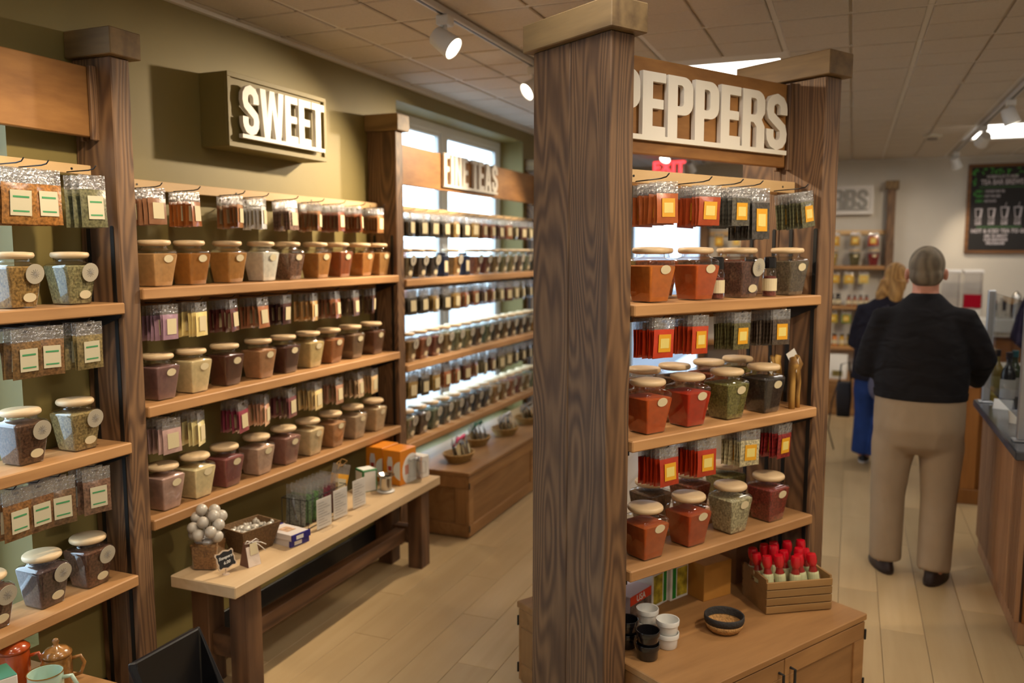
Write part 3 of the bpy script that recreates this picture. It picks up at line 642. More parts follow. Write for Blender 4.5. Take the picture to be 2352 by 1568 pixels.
# olive wood spreaders standing in a bunch with paper tags
OLV = wood('olive_wood', c(206, 162, 84), c(92, 58, 26), 'Z', ring=22, stretch=.3, contrast=1.3)
for i, (du, dw, ln) in enumerate(((.99, .13, 0), (1.02, .05, .02), (1.045, .135, -.02), (1.065, .055, .02), (1.1, .1, 0))):
    b = bmesh.new(); tube(b, [(0, 0, 0), (.004, 0, .05), (-.003, 0, .1), (.004, 0, .15), (.012 * (-1) ** i, 0, .172), (.004, 0, .2)], [(.013, .01), (.014, .011), (.012, .01), (.015, .012), (.02, .01), (.013, .008)], 10)
    o = put('olive_wood_spreader', mesh_of(b, True), OLV, None, GO.p(du, dw, ZG[1] + .0005), (0, ln, GO.a + i)); tag(o, 'striped olive wood spreader, %s in the bunch beside the black jar' % ORD[i], 'spreader', 'olive wood spreaders')
    if i in (0, 1, 4):
        b = bmesh.new(); prism(b, [(-.026, .03), (0, 0), (.026, .03), (0, .06)], [], -.0006, .0006)
        put('paper_tag', b, PAPER, o, (-.02 if i == 0 else .012, -.02, .13 + .01 * i), (.1, (-.35, .1, .2)[(0, 1, 4).index(i)], -i + (.2 if i < 4 else -.5)))

# things on the PEPPERS cabinet
ZCB = .335
def ramekin(u, w, z, m, label, group, n=0):
    b = bmesh.new(); lathe(b, [(0, 0), (.031, 0), (.034, .004), (.036, .034), (.040, .037), (.041, .052), (.040, .054), (.037, .053), (.033, .012), (0, .009)], 28)
    tag(put('ramekin', mesh_of(b, 35), m, None, GO.p(u, w, z), (0, 0, 0)), label, 'ramekin', group)
for nm, u, w, m, k in (('black', .213, .012, BLACKC, 2), ('black', .215, .115, BLACKC, 2), ('white', .327, .03, WHITEC, 2), ('white', .335, .135, WHITEC, 2)):
    for i in range(k): ramekin(u, w, ZCB + (i * .046), m, '%s ramekin, %s of the %s stack' % (nm, ['bottom', 'middle' if k == 3 else 'top', 'top'][i], 'front' if w < .1 else 'rear') + (' of ' + nm + ' ramekins'), 'stacked ramekins')
wb = empty('woven_bowl', GO.p(.585, -.005, ZCB)); tag(wb, 'round woven bowl with black rim on the PEPPERS cabinet', 'bowl')
b = bmesh.new()
prof = [(.0, .0)] + [(.040 + .032 * (1 - (1 - k / 5) ** 1.7), k * .0085) for k in range(6)]
lathe(b, [(0, .0), (.045, 0), (.058, .008), (.066, .02), (.069, .034), (.064, .034), (.060, .02), (.053, .011), (0, .008)], 28); put('bowl_body', mesh_of(b, True), mat('wicker', c(176, 132, 76), .7, noise=.35, nscale=160, bump=.8), wb)
b = bmesh.new(); lathe(b, [(.062, .034), (.069, .034), (.072, .046), (.0715, .058), (.068, .061), (.0655, .056), (.062, .034)], 28); put('rim', mesh_of(b, True), mat('black_straw', c(44, 42, 42), .7, noise=.2, nscale=150, bump=.8), wb)
# wooden crate with red capped sauce bottles
cr = empty('slatted_crate', GO.p(.975, .012, ZCB), GO.a - R(25.7)); tag(cr, 'slatted wooden crate full of red-capped bottles', 'crate')
CRW = wood('crate_timber', c(166, 130, 82), c(120, 88, 50), 'X', ring=12, contrast=.5)
cw, cd = .135, .1
for k in range(4):
    z = .004 + k * .031
    for y in (-cd, cd - .008): box('slat', -cw, cw, y, y + .008, z, z + .027, CRW, cr, bev=.001)
for s in (-1, 1):
    b = bmesh.new(); prism(b, [(-cd + .008, 0), (cd - .008, 0), (cd - .008, .135), (-cd + .008, .135)], [[(-.03, .09), (.03, .09), (.03, .11), (-.03, .11)]], 0, .008)
    b.transform(Matrix(((0, 1, 0, s * cw - (.008 if s > 0 else 0)), (1, 0, 0, 0), (0, 0, 1, 0), (0, 0, 0, 1)))); put('end_board', b, CRW, cr)
box('crate_floor', -cw + .008, cw - .008, -cd + .008, cd - .008, .002, .008, CRW, cr, bev=0)
b = bmesh.new(); lathe(b, [(0, 0), (.020, 0), (.0205, .09), (.019, .105), (.013, .125), (.012, .135)], 14); SB_B = mesh_of(b, True)
b = bmesh.new(); lathe(b, [(.0208, .07), (.0212, .07), (.0205, .106), (.0185, .112)], 14); SB_L = mesh_of(b)
b = bmesh.new(); lathe(b, [(0, .13), (.014, .13), (.016, .134), (.019, .142), (.019, .16), (.016, .168), (0, .17)], 14); SB_C = mesh_of(b, 40)
n = 0
for yi in range(3):
    for xi in range(5):
        p = cr.matrix_basis @ Vector((-.098 + xi * .049 + random.uniform(-.003, .003), -.06 + yi * .058, .009)); n += 1
        bo = empty('sauce_bottle', p, random.uniform(0, 6)); bo.rotation_euler = (random.uniform(-.1, .06), random.uniform(-.16, .02), GO.a - R(25.7))
        bo.scale = (1, 1, random.uniform(1.16, 1.3)); tag(bo, 'red-capped sauce bottle, %s from left in the %s row of the crate' % (ORD[xi], ['front', 'middle', 'rear'][yi]), 'bottle', 'bottles in the crate')
        put('glass', SB_B, mat('sauce_red', c(150, 34, 30), .15, coat=.8), bo); put('label', SB_L, mat('label_pale_green', c(206, 206, 160), .5), bo); put('cap', SB_C, mat('cap_red', c(196, 14, 34), .18, coat=.8), bo)
# cartons at the back of the cabinet
def carton(F, name, u, w, z, rz, hx, hy, hz, m, label, cat='box', lid=None, bev=.002):
    e = empty(name, F.p(u, w, z), F.a + rz); tag(e, label, cat); box('carton_body', -hx, hx, -hy, hy, 0, hz, m, e, bev=bev); 
    if lid: box('flap', -hx, hx, -.001, .001, hz, hz + .0008, lid, e, bev=0)
    return e
KRAFT = mat('kraft_board', c(176, 122, 48), .8, noise=.06, nscale=20); KRAFT2 = mat('kraft_dark', c(128, 92, 62), .8, noise=.06, nscale=20)
carton(GO, 'cardboard_box', .79, .262, ZCB, R(-4), .075, .07, .145, KRAFT, 'plain kraft cardboard box under the lowest PEPPERS shelf', lid=mat('tape', c(196, 150, 96), .3))
carton(GO, 'cardboard_box', 1.03, .33, ZCB, R(3), .085, .09, .17, KRAFT2, 'darker cardboard box in the shadow behind the crate', lid=mat('tape', c(196, 150, 96), .3))
for i, (u, rz) in enumerate(((.545, 10), (.66, 2))):
    e = carton(GO, 'picture_box', u, .33, ZCB, R(rz), .052, .05, .15 if i else .135, PAPER, 'white box with green stripe and food picture, %s of the pair' % ('left' if i == 0 else 'right'))
    box('green_stripe', (.022 if i == 0 else -.042), (.042 if i == 0 else -.022), -.0512, -.0503, .008, .13, mat('stripe_green', c(30, 140, 50), .5), e, bev=0)
    box('picture', (-.046 if i == 0 else -.016), (.014 if i == 0 else .044), -.0512, -.0503, .012, .126, mat('food_picture', c(176, 160, 48), .6, noise=.7, nscale=26), e, bev=0)
    box('top_stripe', .01, .035, -.03, .03, .1502 if i else .1352, .1508 if i else .1358, mat('stripe_green', c(30, 140, 50), .5), e, bev=0)
e = carton(GO, 'picture_box', .395, .295, ZCB, R(14), .075, .055, .105, mat('pale_lilac', c(206, 196, 210), .5), 'carton with red USA band and bird picture behind the ramekins')
box('red_band', -.0745, .0745, -.0562, -.0553, .07, .1045, mat('band_red', c(218, 66, 34), .5), e, bev=0)
put('lettering', text_mesh('USA', .034, .0004, .0006), PAPER, e, (.0, -.0568, .086))
box('picture', -.0745, .0745, -.0562, -.0553, .002, .069, mat('bird_picture', c(96, 84, 76), .6, noise=.8, nscale=30), e, bev=0)

# ------------------------------------------------------------------ bench and what stands on it
bn = empty('bench', WL.p(3.13, -.18, 0), WL.a); tag(bn, 'long rustic bench with pale top and dark legs below the SWEET shelves', 'bench')
ZB = .473
box('seat_top', -.82, .82, -.13 - .005, .175, ZB - .047, ZB, BENCHT, bn, bev=.004)
DKL = wood('bench_leg_timber', c(126, 92, 64), c(58, 40, 32), 'Z', ring=18, contrast=1.1); DKX = wood('bench_beam_timber', c(126, 92, 64), c(62, 44, 34), 'X', ring=18, contrast=1.0)
for s in (-1, 1):
    for y in (-.11, .075): box('leg', s * .69 - .045, s * .69 + .045, y, y + .085, 0, ZB - .048, DKL, bn, bev=.004)
    box('cross_rail', s * .69 - .03, s * .69 + .03, -.025, .075, .13, .22, DKX, bn)
box('stretcher', -.66, .66, -.005, .055, .14, .21, DKX, bn)
def at(x, y, z): return Vector((x, y, z))
# jar of wrapped balls
t = empty('ball_jar', at(-2.285, 2.44, ZB), R(20)); tag(t, 'square glass pot of brown crumbs holding grey foil balls on sticks', 'jar')
b = bmesh.new(); sq(b, [(0, .045, .045, 6), (.004, .048, .048, 6), (.12, .058, .058, 6), (.123, .06, .06, 6)], 28); put('glass', mesh_of(b, True), GLASS, t)
b = bmesh.new(); sq(b, [(.004, .044, .044, 6), (.095, .0535, .0535, 6), (.1, .04, .04, 4)], 28, capt=True); put('filling', mesh_of(b, 40), spice((150, 106, 62), 1), t)
for k in range(5):
    b = bmesh.new(); a = k * 1.26; ball(b, (.03 * math.cos(a), .03 * math.sin(a), .108), .022, .018, .014, 10); put('foil_tuft', mesh_of(b), mat('foil', c(206, 206, 210), .3, metal=.5, bump=.6, nscale=80), t)
BALLM = mat('grey_wrap', c(186, 178, 166), .35, coat=.6, noise=.08, nscale=30)
spots = [(-.05, -.03, .19), (-.02, -.05, .165), (.035, -.05, .18), (.055, -.01, .2), (-.055, .02, .22), (-.005, -.03, .215), (.03, .0, .235), (-.03, .02, .255), (.02, .035, .25), (.05, .035, .225), (0, .05, .22), (-.05, -.02, .16), (.055, -.03, .155)]
spots = [(x * .9, y * .9, .13 + (z - .155) * .9) for x, y, z in spots]
for k, (x, y, z) in enumerate(spots):
    bl = empty('wrapped_ball', t.matrix_basis @ Vector((x, y, z))); tag(bl, 'grey foil-wrapped ball on a stick in the square glass pot', 'sweet', 'foil balls in the glass pot')
    b = bmesh.new(); ball(b, (0, 0, 0), .023, .023, .0235, 14); put('ball', mesh_of(b, True), BALLM, bl)
    b = bmesh.new(); tube(b, [(-x * .15, -y * .15, -.02), (-x * .6, -y * .6, -(z - .085))], .0018, 5); put('stick', b, PAPER, bl)
# chalk sign
t = empty('chalk_sign', at(-2.165, 2.40, ZB), R(62)); tag(t, 'little tilted chalkboard sign reading Steepers in a cream frame', 'sign')
def scallop(w, h, s=1):
    k = [(-1, -.8), (-.9, -1), (-.55, -.9), (0, -1.12), (.55, -.9), (.9, -1), (1, -.8), (.9, -.4), (.97, 0), (.9, .4), (1, .8), (.9, 1), (.55, .9), (0, 1.12), (-.55, .9), (-.9, 1), (-1, .8), (-.9, .4), (-.97, 0), (-.9, -.4)]
    return [(x * w * s, z * h * s) for x, z in k]
TI = Matrix.Translation((0, 0, .058)) @ Matrix.Rotation(R(-14), 4, 'X') @ Matrix.Rotation(R(-10), 4, 'Y')
b = bmesh.new(); prism(b, scallop(.037, .033), [], -.003, .003); b.transform(TI); put('frame', b, mat('cream_frame', c(214, 190, 164), .5), t)
b = bmesh.new(); prism(b, scallop(.0325, .0285), [], -.0042, -.0031); b.transform(TI); put('slate', b, CHARC, t)
me = text_mesh('Steepers', .0155, .0002, .0002, .35); me.transform(TI @ Matrix.Translation((0, -.0046, .009))); put('lettering', me, PAPER, t)
me = text_mesh('6.00', .0155, .0002, .0002, .3); me.transform(TI @ Matrix.Translation((0, -.0046, -.011))); put('lettering', me, PAPER, t)
b = bmesh.new(); tube(b, [(0, .004, .03), (0, -.002, .012), (0, 0, .002)], .003, 6); lathe(b, [(0, 0), (.014, 0), (.012, .004), (0, .005)], 14); put('foot', b, mat('cream_frame', c(214, 190, 164), .5), t)
# brown basket of clear wrapped sweets
t = empty('fibre_basket', at(-2.262, 2.66, ZB), R(78)); tag(t, 'dark brown flared basket of clear-wrapped sweets on the bench', 'basket')
b = bmesh.new(); rings = [(0, .068, .05), (.105, .098, .075), (.105, .091, .068), (.012, .062, .044)]
vs = [[b.verts.new((sx * hx, sy * hy, z)) for sx, sy in ((-1, -1), (1, -1), (1, 1), (-1, 1))] for z, hx, hy in rings]
for a, q in zip(vs, vs[1:]):
    for i in range(4): b.faces.new((a[i], a[(i + 1) % 4], q[(i + 1) % 4], q[i]))
b.faces.new(vs[0]); b.faces.new(vs[-1]); put('basket_body', b, mat('brown_fibre', c(106, 80, 50), .85, noise=.3, nscale=120, bump=.8), t)
for k in range(12):
    b = bmesh.new(); x, y = -.06 + .04 * (k % 4), -.04 + .04 * (k // 4); ball(b, (0, 0, 0), .02, .017, .013, 10); ball(b, (.022, 0, .004), .008, .006, .01, 6); ball(b, (-.022, 0, .004), .008, .006, .01, 6)
    o = put('wrapped_sweet', mesh_of(b, True), mat('clear_wrap', c(190, 184, 172), .22, coat=1, noise=.2, nscale=60), None, t.matrix_basis @ Vector((x, y, .078 + .012 * random.random())), (random.uniform(-.4, .4), random.uniform(-.4, .4), random.uniform(0, 3)))
    tag(o, 'clear-wrapped sweet lying in the dark brown flared basket', 'sweet', 'sweets in the brown basket')
# sachet tied with a ribbon
t = empty('gift_sachet', at(-2.145, 2.515, ZB), R(75)); tag(t, 'small tented sachet tied with a white ribbon and cream tag', 'sachet')
b = bmesh.new(); P_ = [(-.03, -.028, 0), (.03, -.028, 0), (.03, .028, 0), (-.03, .028, 0), (-.027, -.004, .095), (.027, -.004, .095), (.027, .004, .095), (-.027, .004, .095)]
vv = [b.verts.new(p) for p in P_]
for q in ((0, 1, 2, 3), (0, 1, 5, 4), (1, 2, 6, 5), (2, 3, 7, 6), (3, 0, 4, 7), (4, 5, 6, 7)): b.faces.new([vv[i] for i in q])
put('pouch', b, mat('brown_pouch', c(110, 76, 58), .6), t)
b = bmesh.new(); prism(b, [(-.028, 0), (.028, 0), (.026, .078), (-.026, .078)], [], -.001, 0); b.transform(Matrix.Translation((0, -.029, .001)) @ Matrix.Rotation(R(-14), 4, 'X')); put('front_card', b, mat('pale_card', c(220, 204, 190), .6), t)
b = bmesh.new(); prism(b, [(-.018, 0), (.018, 0), (.016, .045), (-.016, .045)], [], -.001, 0); b.transform(Matrix.Translation((.004, -.022, .045)) @ Matrix.Rotation(R(-8), 4, 'X')); put('cream_tag', b, CREAM, t)
b = bmesh.new(); tube(b, [(0, -.006, .092), (-.02, -.012, .103), (-.03, -.012, .094), (-.012, -.01, .09), (0, -.006, .092), (.02, -.012, .102), (.032, -.014, .094), (.012, -.01, .09), (0, -.006, .092)], .0022, 6); tube(b, [(0, -.007, .092), (.025, -.02, .08), (.05, -.03, .05)], .002, 6); tube(b, [(0, -.007, .092), (.035, -.02, .086), (.06, -.022, .07)], .002, 6)
put('ribbon', mesh_of(b, True), mat('white_ribbon', c(222, 214, 204), .4), t)
# two blue-white boxes
BLUE = mat('royal_blue', c(44, 40, 128), .4)
for k in range(2):
    t = empty('tea_box', at(-2.185 + .01 * k, 2.79 - .006 * k, ZB + .027 * k), R(-12 + 3 * k)); tag(t, 'white and royal blue flat box, %s of the stack of two' % ['lower', 'upper'][k], 'box', 'blue and white boxes')
    box('carton_body', -.085, .085, -.05, .05, 0, .026, mat('box_white', c(216, 208, 204), .5), t, bev=.001)
    box('blue_end', .078, .0865, -.0508, .0508, .0005, .0262, BLUE, t, bev=0); box('blue_end', -.0865, -.07, -.0508, .0508, .0005, .0262, BLUE, t, bev=0)
    box('barcode_panel', .0866, .0872, -.03, .01, .005, .021, PAPER, t, bev=0)
    if k: box('picture', -.03, .03, -.025, .025, .0262, .0266, mat('cookie_print', c(206, 170, 140), .5, noise=.4, nscale=50), t, bev=0)
# wire rack of spoon pouches
t = empty('wire_rack', at(-2.25, 3.09, ZB), R(90)); tag(t, 'black wire rack holding a row of clear tea-spoon pouches', 'rack')
b = bmesh.new()
for z, k in ((.004, 1), (.13, 1), (.07, 0)):
    if k: tube(b, [(-.15, -.07, z), (.15, -.07, z), (.15, .07, z), (-.15, .07, z), (-.15, -.07, z)], .002, 5)
for x in (-.15, -.05, .05, .15):
    for y in (-.07, .07): tube(b, [(x, y, 0), (x, y, .13)], .0018, 5)
for y in (-.03, .03): tube(b, [(-.15, y, .004), (.15, y, .004)], .0018, 5); tube(b, [(-.15, y, 0), (-.15, y, .13)], .0018, 5)
put('wires', b, BLACK, t)
SPB = packet_meshes(.11, .17, .016, .035)
for k in range(9):
    rgb = [(128, 132, 126), (110, 140, 100), (118, 124, 120), (120, 160, 104), (126, 122, 116), (140, 76, 88), (132, 72, 84), (130, 104, 92), (176, 156, 110)][k]
    o = put('spoon_pouch', SPB[0], plastic(rgb, 1), None, at(-2.255 + random.uniform(-.004, .004), 2.965 + k * .031, ZB + .178), (R(-4) + random.uniform(-.05, .05), random.uniform(-.03, .03), random.uniform(-.1, .1)))
    tag(o, 'clear spoon pouch, %s from the near end of the wire rack' % ORD[k], 'pouch', 'pouches in the wire rack')
    put('clear_top', SPB[1], FILM, o)
    b = bmesh.new(); tube(b, [(-.012, -.0105, -.05), (.006, -.0105, -.12)], [.009, .004], 8); tube(b, [(.006, -.0105, -.12), (.014, -.010, -.155)], [.003, .004], 6); put('spoon', mesh_of(b, True), mat('grey_spoon', c(120, 122, 124), .3, metal=.4), o)
o = put('tea_pouch', PKB[0], plastic((206, 150, 50), 0), None, at(-2.225, 3.275, ZB + .205), (R(-3), R(18), R(75))); tag(o, 'tilted clear pouch with yellow label and raffia tie beside the rack', 'pouch')
put('clear_top', PKB[1], FILM, o); put('label', PKB[2], LABM['white'], o)
b = bmesh.new(); tube(b, [(0, -.004, 0), (-.03, -.01, .02), (-.045, -.01, .005), (-.02, -.008, -.004), (0, -.004, 0), (.02, -.01, .025), (.0, -.01, .03), (-.02, -.01, .03), (-.03, -.01, -.02)], .0018, 5); put('raffia_tie', b, mat('raffia', c(196, 150, 84), .7), o)
# acrylic holders with white cards
for k, (x, y) in enumerate(((-2.128, 2.985), (-2.140, 3.13), (-2.148, 3.30))):
    t = empty('sign_holder', at(x, y, ZB), R(86)); tag(t, 'clear stand with white printed card on bench front, %s from left' % ORD[k], 'sign', 'card stands on the bench')
    box('card', -.05, .05, -.0015, .0, .006, .14, PAPER, t, bev=0)
    box('acrylic_sheet', -.052, .052, -.004, -.003, .0, .142, clear('acrylic', (.98, .98, .98, 1), .5, .03, base=.01), t, bev=0)
    box('acrylic_foot', -.052, .052, -.035, -.0045, .0, .002, clear('acrylic', (.98, .98, .98, 1), .5, .03, base=.01), t, bev=0)
    b = bmesh.new()
    for i in range(9): bx(b, -.04, .04 - .02 * ((i * 7) % 3), -.0022, -.0018, .02 + i * .0125, .0218 + i * .0125)
    put('print_lines', b, PRINT, t)
# green-edged tea carton, steel infuser, glass carafe, orange boxes
t = empty('tea_box', at(-2.275, 3.565, ZB), R(62)); tag(t, 'white tea box with green patterned edges behind the steel infuser', 'box')
box('carton_body', -.042, .042, -.04, .04, 0, .115, mat('leafy_green', c(58, 128, 74), .5, noise=.5, nscale=90), t)
box('white_panel', -.033, .033, -.0412, -.0403, .004, .105, PAPER, t, bev=0); box('white_panel', -.0432, -.0423, -.032, .032, .004, .105, PAPER, t, bev=0); box('white_lid', -.035, .035, -.033, .033, .1152, .1158, PAPER, t, bev=0)
STEEL = mat('steel', c(190, 188, 184), .2, metal=1)
t = empty('tea_infuser', at(-2.165, 3.575, ZB)); tag(t, 'steel tea infuser cup standing on a white saucer', 'infuser')
b = bmesh.new(); lathe(b, [(0, 0), (.04, 0), (.047, .006), (.044, .01), (0, .008)], 28); put('saucer', mesh_of(b, True), WHITEC, t)
b = bmesh.new(); lathe(b, [(0, .01), (.03, .01), (.031, .075), (.045, .088), (.045, .091), (.029, .078), (.028, .014), (0, .013)], 28); put('infuser_cup', mesh_of(b, 40), STEEL, t)
for k in range(2):
    t = empty('carafe_box', at(-2.30 + .125 * k - .02, 3.80 - .03 * k, ZB), R(85)); tag(t, 'orange box with white circle and carafe picture, %s of the pair' % ['wall-side', 'front'][k], 'box', 'orange boxes')
    OR = mat('box_orange', c(226, 138, 30), .45)
    box('carton_body', -.075, .075, -.055, .055, 0, .185, OR, t)
    def disc(nm, pts, face, m, lift):
        b = bmesh.new(); prism(b, pts, [], 0, .0006)
        if face == 'L': b.transform(Matrix.Translation((-.0757 - lift, 0, 0)) @ Matrix.Rotation(R(-90), 4, 'Z'))
        else: b.transform(Matrix.Translation((0, -.0557 - lift, 0)))
        put(nm, b, m, t)
    cl = lambda cx, cz, r, xm: [(max(-xm, min(xm, cx + r * math.cos(2 * PI * i / 28))), max(.002, min(.183, cz + r * math.sin(2 * PI * i / 28)))) for i in range(28)]
    disc('white_circle', cl(.03, .07, .085, .074), 'F', PAPER, .0); disc('white_circle', cl(.06, .08, .05, .054), 'L', PAPER, .0)
    disc('carafe_print', [(-.025, .07), (.005, .07), (.008, .12), (.002, .15), (-.02, .15), (-.027, .12)], 'L', mat('print_pale', c(220, 214, 214), .5), .0007); disc('tea_print', [(-.02, .075), (.0, .075), (.002, .1), (-.022, .1)], 'L', mat('print_red', c(176, 50, 40), .5), .0014)
    disc('carafe_print', [(-.03, .05), (.0, .05), (.003, .1), (-.033, .1)], 'F', mat('print_red2', c(214, 150, 130), .5), .0007)
t = empty('glass_carafe', at(-2.135, 3.80, ZB)); tag(t, 'clear glass carafe with lid at the far end of the bench', 'carafe')
b = bmesh.new(); lathe(b, [(0, 0), (.046, 0), (.05, .005), (.05, .012), (.04, .03), (.038, .11), (.04, .125), (.038, .125), (.036, .11), (.037, .03)], 28); put('glass', mesh_of(b, True), clear('carafe_glass', (.92, .94, .95, 1), 1.3, .04, base=.1, pw=2), t)
b = bmesh.new(); lathe(b, [(0, .14), (.02, .14), (.04, .13), (.041, .124), (0, .122)], 28); put('glass_lid', mesh_of(b, True), clear('lid_glass', (.93, .95, .96, 1), 1.6, .05, base=.2), t)
b = bmesh.new(); tube(b, [(.038, 0, .11), (.07, 0, .105), (.072, 0, .05), (.04, 0, .04)], .005, 8); put('handle', mesh_of(b, True), GLASS, t, (0, 0, 0), (0, 0, R(20)))
t = empty('white_carton', at(-2.15, 3.905, ZB), R(80)); tag(t, 'small white printed carton at the far bench corner', 'box'); box('carton_body', -.03, .03, -.045, .045, 0, .12, PAPER, t); box('print_patch', -.0308, -.0302, -.03, .02, .03, .1, PRINT, t, bev=0)

# ------------------------------------------------------------------ baskets of tea packets on the tea cabinet
WICK = mat('wicker_gold', c(160, 124, 66), .75, noise=.35, nscale=140, bump=.8)
BK4 = [(-2.22, 4.54, 'near basket with pink ribbon'), (-2.30, 4.97, 'basket with dark green ribbon'), (-2.24, 5.33, 'basket with silver wraps'), (-2.24, 5.75, 'far basket beside the post')]
for k, (x, y, nm) in enumerate(BK4):
    t = empty('tea_basket', at(x, y, .402), R(80)); tag(t, 'oval wicker tea sampler tray, the %s' % nm, 'basket', 'baskets on the tea cabinet')
    b = bmesh.new()
    for r in range(5):
        pts = [((.085 + .007 * r) * math.cos(2 * PI * i / 20), (.062 + .006 * r) * math.sin(2 * PI * i / 20), .006 + .011 * r) for i in range(21)]; tube(b, pts, .006, 6)
    put('woven_sides', mesh_of(b, True), WICK, t)
    b = bmesh.new(); b2 = lathe(b, [(0, .001), (.07, .001), (.072, .006), (0, .006)], 20); b.transform(Matrix.Diagonal((1.15, .85, 1, 1))); put('base', b, WICK, t)
    cols = [(60, 52, 44), (206, 186, 140), (70, 60, 50), (210, 190, 150), (96, 80, 60), (52, 48, 44)]
    for i in range(6):
        o = put('sampler_packet', PK[0], plastic(cols[(i + k) % 6], 1), None, t.matrix_basis @ Vector((-.06 + .024 * i, .01 * (-1) ** i, .128 + .008 * (i % 3))), (R(-12), R(-16 + 5 * i), R(80 + 30 + random.uniform(-15, 15))))
        tag(o, 'tea sampler packet, %s across in the %s' % (ORD[i], nm), 'packet', 'sampler packets in baskets'); put('clear_top', PK[1], FILM, o); put('label', PK[2], LABM['cream'], o)
    b = bmesh.new(); tube(b, [(-.05, 0, .10), (-.03, -.02, .15), (0, .01, .13), (.03, -.02, .155), (.05, 0, .12)], [.006, .012, .006, .012, .005], 8); put('ribbon', mesh_of(b, True), mat('ribbon_%d' % k, [c(206, 60, 110), c(20, 96, 70), c(200, 200, 206), c(120, 110, 100)][k], .35), t)

# ------------------------------------------------------------------ teapots and bin in the lower left corner
def mug(name, x, y, z, m, r, h, label, lid=None, cat='mug', rz=0):
    t = empty(name, at(x, y, z), rz); tag(t, label, cat)
    b = bmesh.new(); lathe(b, [(0, 0), (r * .85, 0), (r, h * .12), (r * .98, h), (r * .92, h), (r * .9, h * .15), (0, h * .1)], 28); put('body', mesh_of(b, 40), m, t)
    b = bmesh.new(); tube(b, [(r * .95, 0, h * .82), (r * 1.5, 0, h * .86), (r * 1.75, 0, h * .6), (r * 1.5, 0, h * .25), (r * .95, 0, h * .2)], r * .13, 10); put('handle', mesh_of(b, True), m, t)
    if lid:
        b = bmesh.new(); lathe(b, [(0, h + .004), (r * 1.03, h + .002), (r * 1.02, h + .01), (r * .7, h + .024), (r * .25, h + .032), (r * .16, h + .04), (r * .24, h + .048), (r * .15, h + .056), (0, h + .058)], 28); put('lid', mesh_of(b, True), lid, t)
    return t
RUST = mat('rust_glaze', c(168, 70, 24), .2, coat=.7, noise=.2, nscale=20); PAT = mat('patterned_glaze', c(150, 104, 52), .22, coat=.7, noise=.5, nscale=45); MINT = mat('mint_glaze', c(190, 214, 196), .25, coat=.6)
mug('covered_mug', -2.375, 1.685, .335, RUST, .046, .125, 'rust-orange lidded mug at the lower left', RUST, rz=R(40))
mug('covered_mug', -2.275, 1.755, .335, PAT, .044, .095, 'brown patterned lidded mug beside the mint cup', PAT, rz=R(48))
t = mug('teacup', -2.205, 1.66, .335, MINT, .05, .1, 'pale mint cup with a gold rim, lower left corner', rz=R(30))
b = bmesh.new(); lathe(b, [(.0485, .0995), (.0505, .0995), (.0505, .102), (.0485, .102)], 28); put('gold_rim', b, mat('gold_rim', c(186, 140, 66), .3, metal=.8), t)
t = empty('mug_carton', at(-2.30, 1.565, .335), R(70)); tag(t, 'white box with green top and cup drawing at the left edge', 'box'); box('carton_body', -.05, .05, -.05, .05, 0, .12, PAPER, t); box('green_top', -.0495, .0495, -.0495, .0495, .1202, .1208, mat('teal_print', c(70, 130, 104), .5), t, bev=0)
b = bmesh.new(); lathe(b, [(.018, 0), (.02, 0), (.02, .0006), (.018, .0006)], 20); b.transform(Matrix.Translation((.01, -.0506, .035)) @ Matrix.Rotation(R(90), 4, 'X')); put('cup_print', b, BLACK, t)
# black plastic bin with sloping front
t = empty('black_bin', at(-1.895, 1.905, 0), R(88)); tag(t, 'black plastic bin with sloping open top at the bottom left', 'bin')
b = bmesh.new(); hx, hy = .145, .085
def ring(z0, z1, i): return [b.verts.new(p) for p in ((-hx + i, -hy + i, z0), (hx - i, -hy + i, z0), (hx - i, hy - i, z1), (-hx + i, hy - i, z1))]
r0 = ring(0, 0, .01); r1 = ring(.16, .455, 0); r2 = ring(.16, .455, .018); r3 = ring(.03, .03, .025)
for a, q in ((r0, r1), (r1, r2), (r2, r3)):
    for i in range(4): b.faces.new((a[i], a[(i + 1) % 4], q[(i + 1) % 4], q[i]))
b.faces.new(r0); b.faces.new(r3); bmesh.ops.bevel(b, geom=list(b.edges), offset=.004, segments=1, affect='EDGES')
put('bin_body', b, mat('black_plastic', c(20, 20, 24), .35, noise=.1, nscale=40), t)
b = bmesh.new(); sq(b, [(.04, .05, .05, 3), (.16, .06, .055, 2.5), (.2, .03, .035, 2.2), (.24, .012, .03, 2)], 14, capt=True)
o = put('crumpled_bag', mesh_of(b, True), PAPER, None, at(-1.87, 1.97, .0), (0, 0, .5), (.6, .6, 1.2)); tag(o, 'crumpled white paper bag lying inside the black bin', 'bag')

# ------------------------------------------------------------------ track lighting
WARM = (1.0, .80, .56)
LENS = mat('lamp_lens', (1.0, .9, .72, 1), .4, emit=14)
HOUSE = mat('lamp_white', c(214, 214, 212), .4)
def track(x, y0, y1, label):
    t = empty('lighting_track', (x, (y0 + y1) / 2, ZC)); tag(t, label, 'track')
    box('channel', -.018, .018, y0 - (y0 + y1) / 2, y1 - (y0 + y1) / 2, -.034, -.008, mat('track_white', c(196, 196, 198), .4), t); box('groove', -.006, .006, y0 - (y0 + y1) / 2, y1 - (y0 + y1) / 2, -.0352, -.0335, BLACK, t, bev=0)
    for y in (y0 + .3, (y0 + y1) / 2, y1 - .3): box('clip', -.012, .012, y - (y0 + y1) / 2 - .02, y - (y0 + y1) / 2 + .02, -.008, -.0006, HOUSE, t, bev=0)
track(-1.60, -.5, 9.6, 'long white lighting track above the left aisle'); track(.90, -.5, 9.7, 'long white lighting track at the right of the ceiling')
b = bmesh.new(); bx(b, -.028, .028, -.03, .03, -.075, -.0355, .004); LM = mesh_of(b)
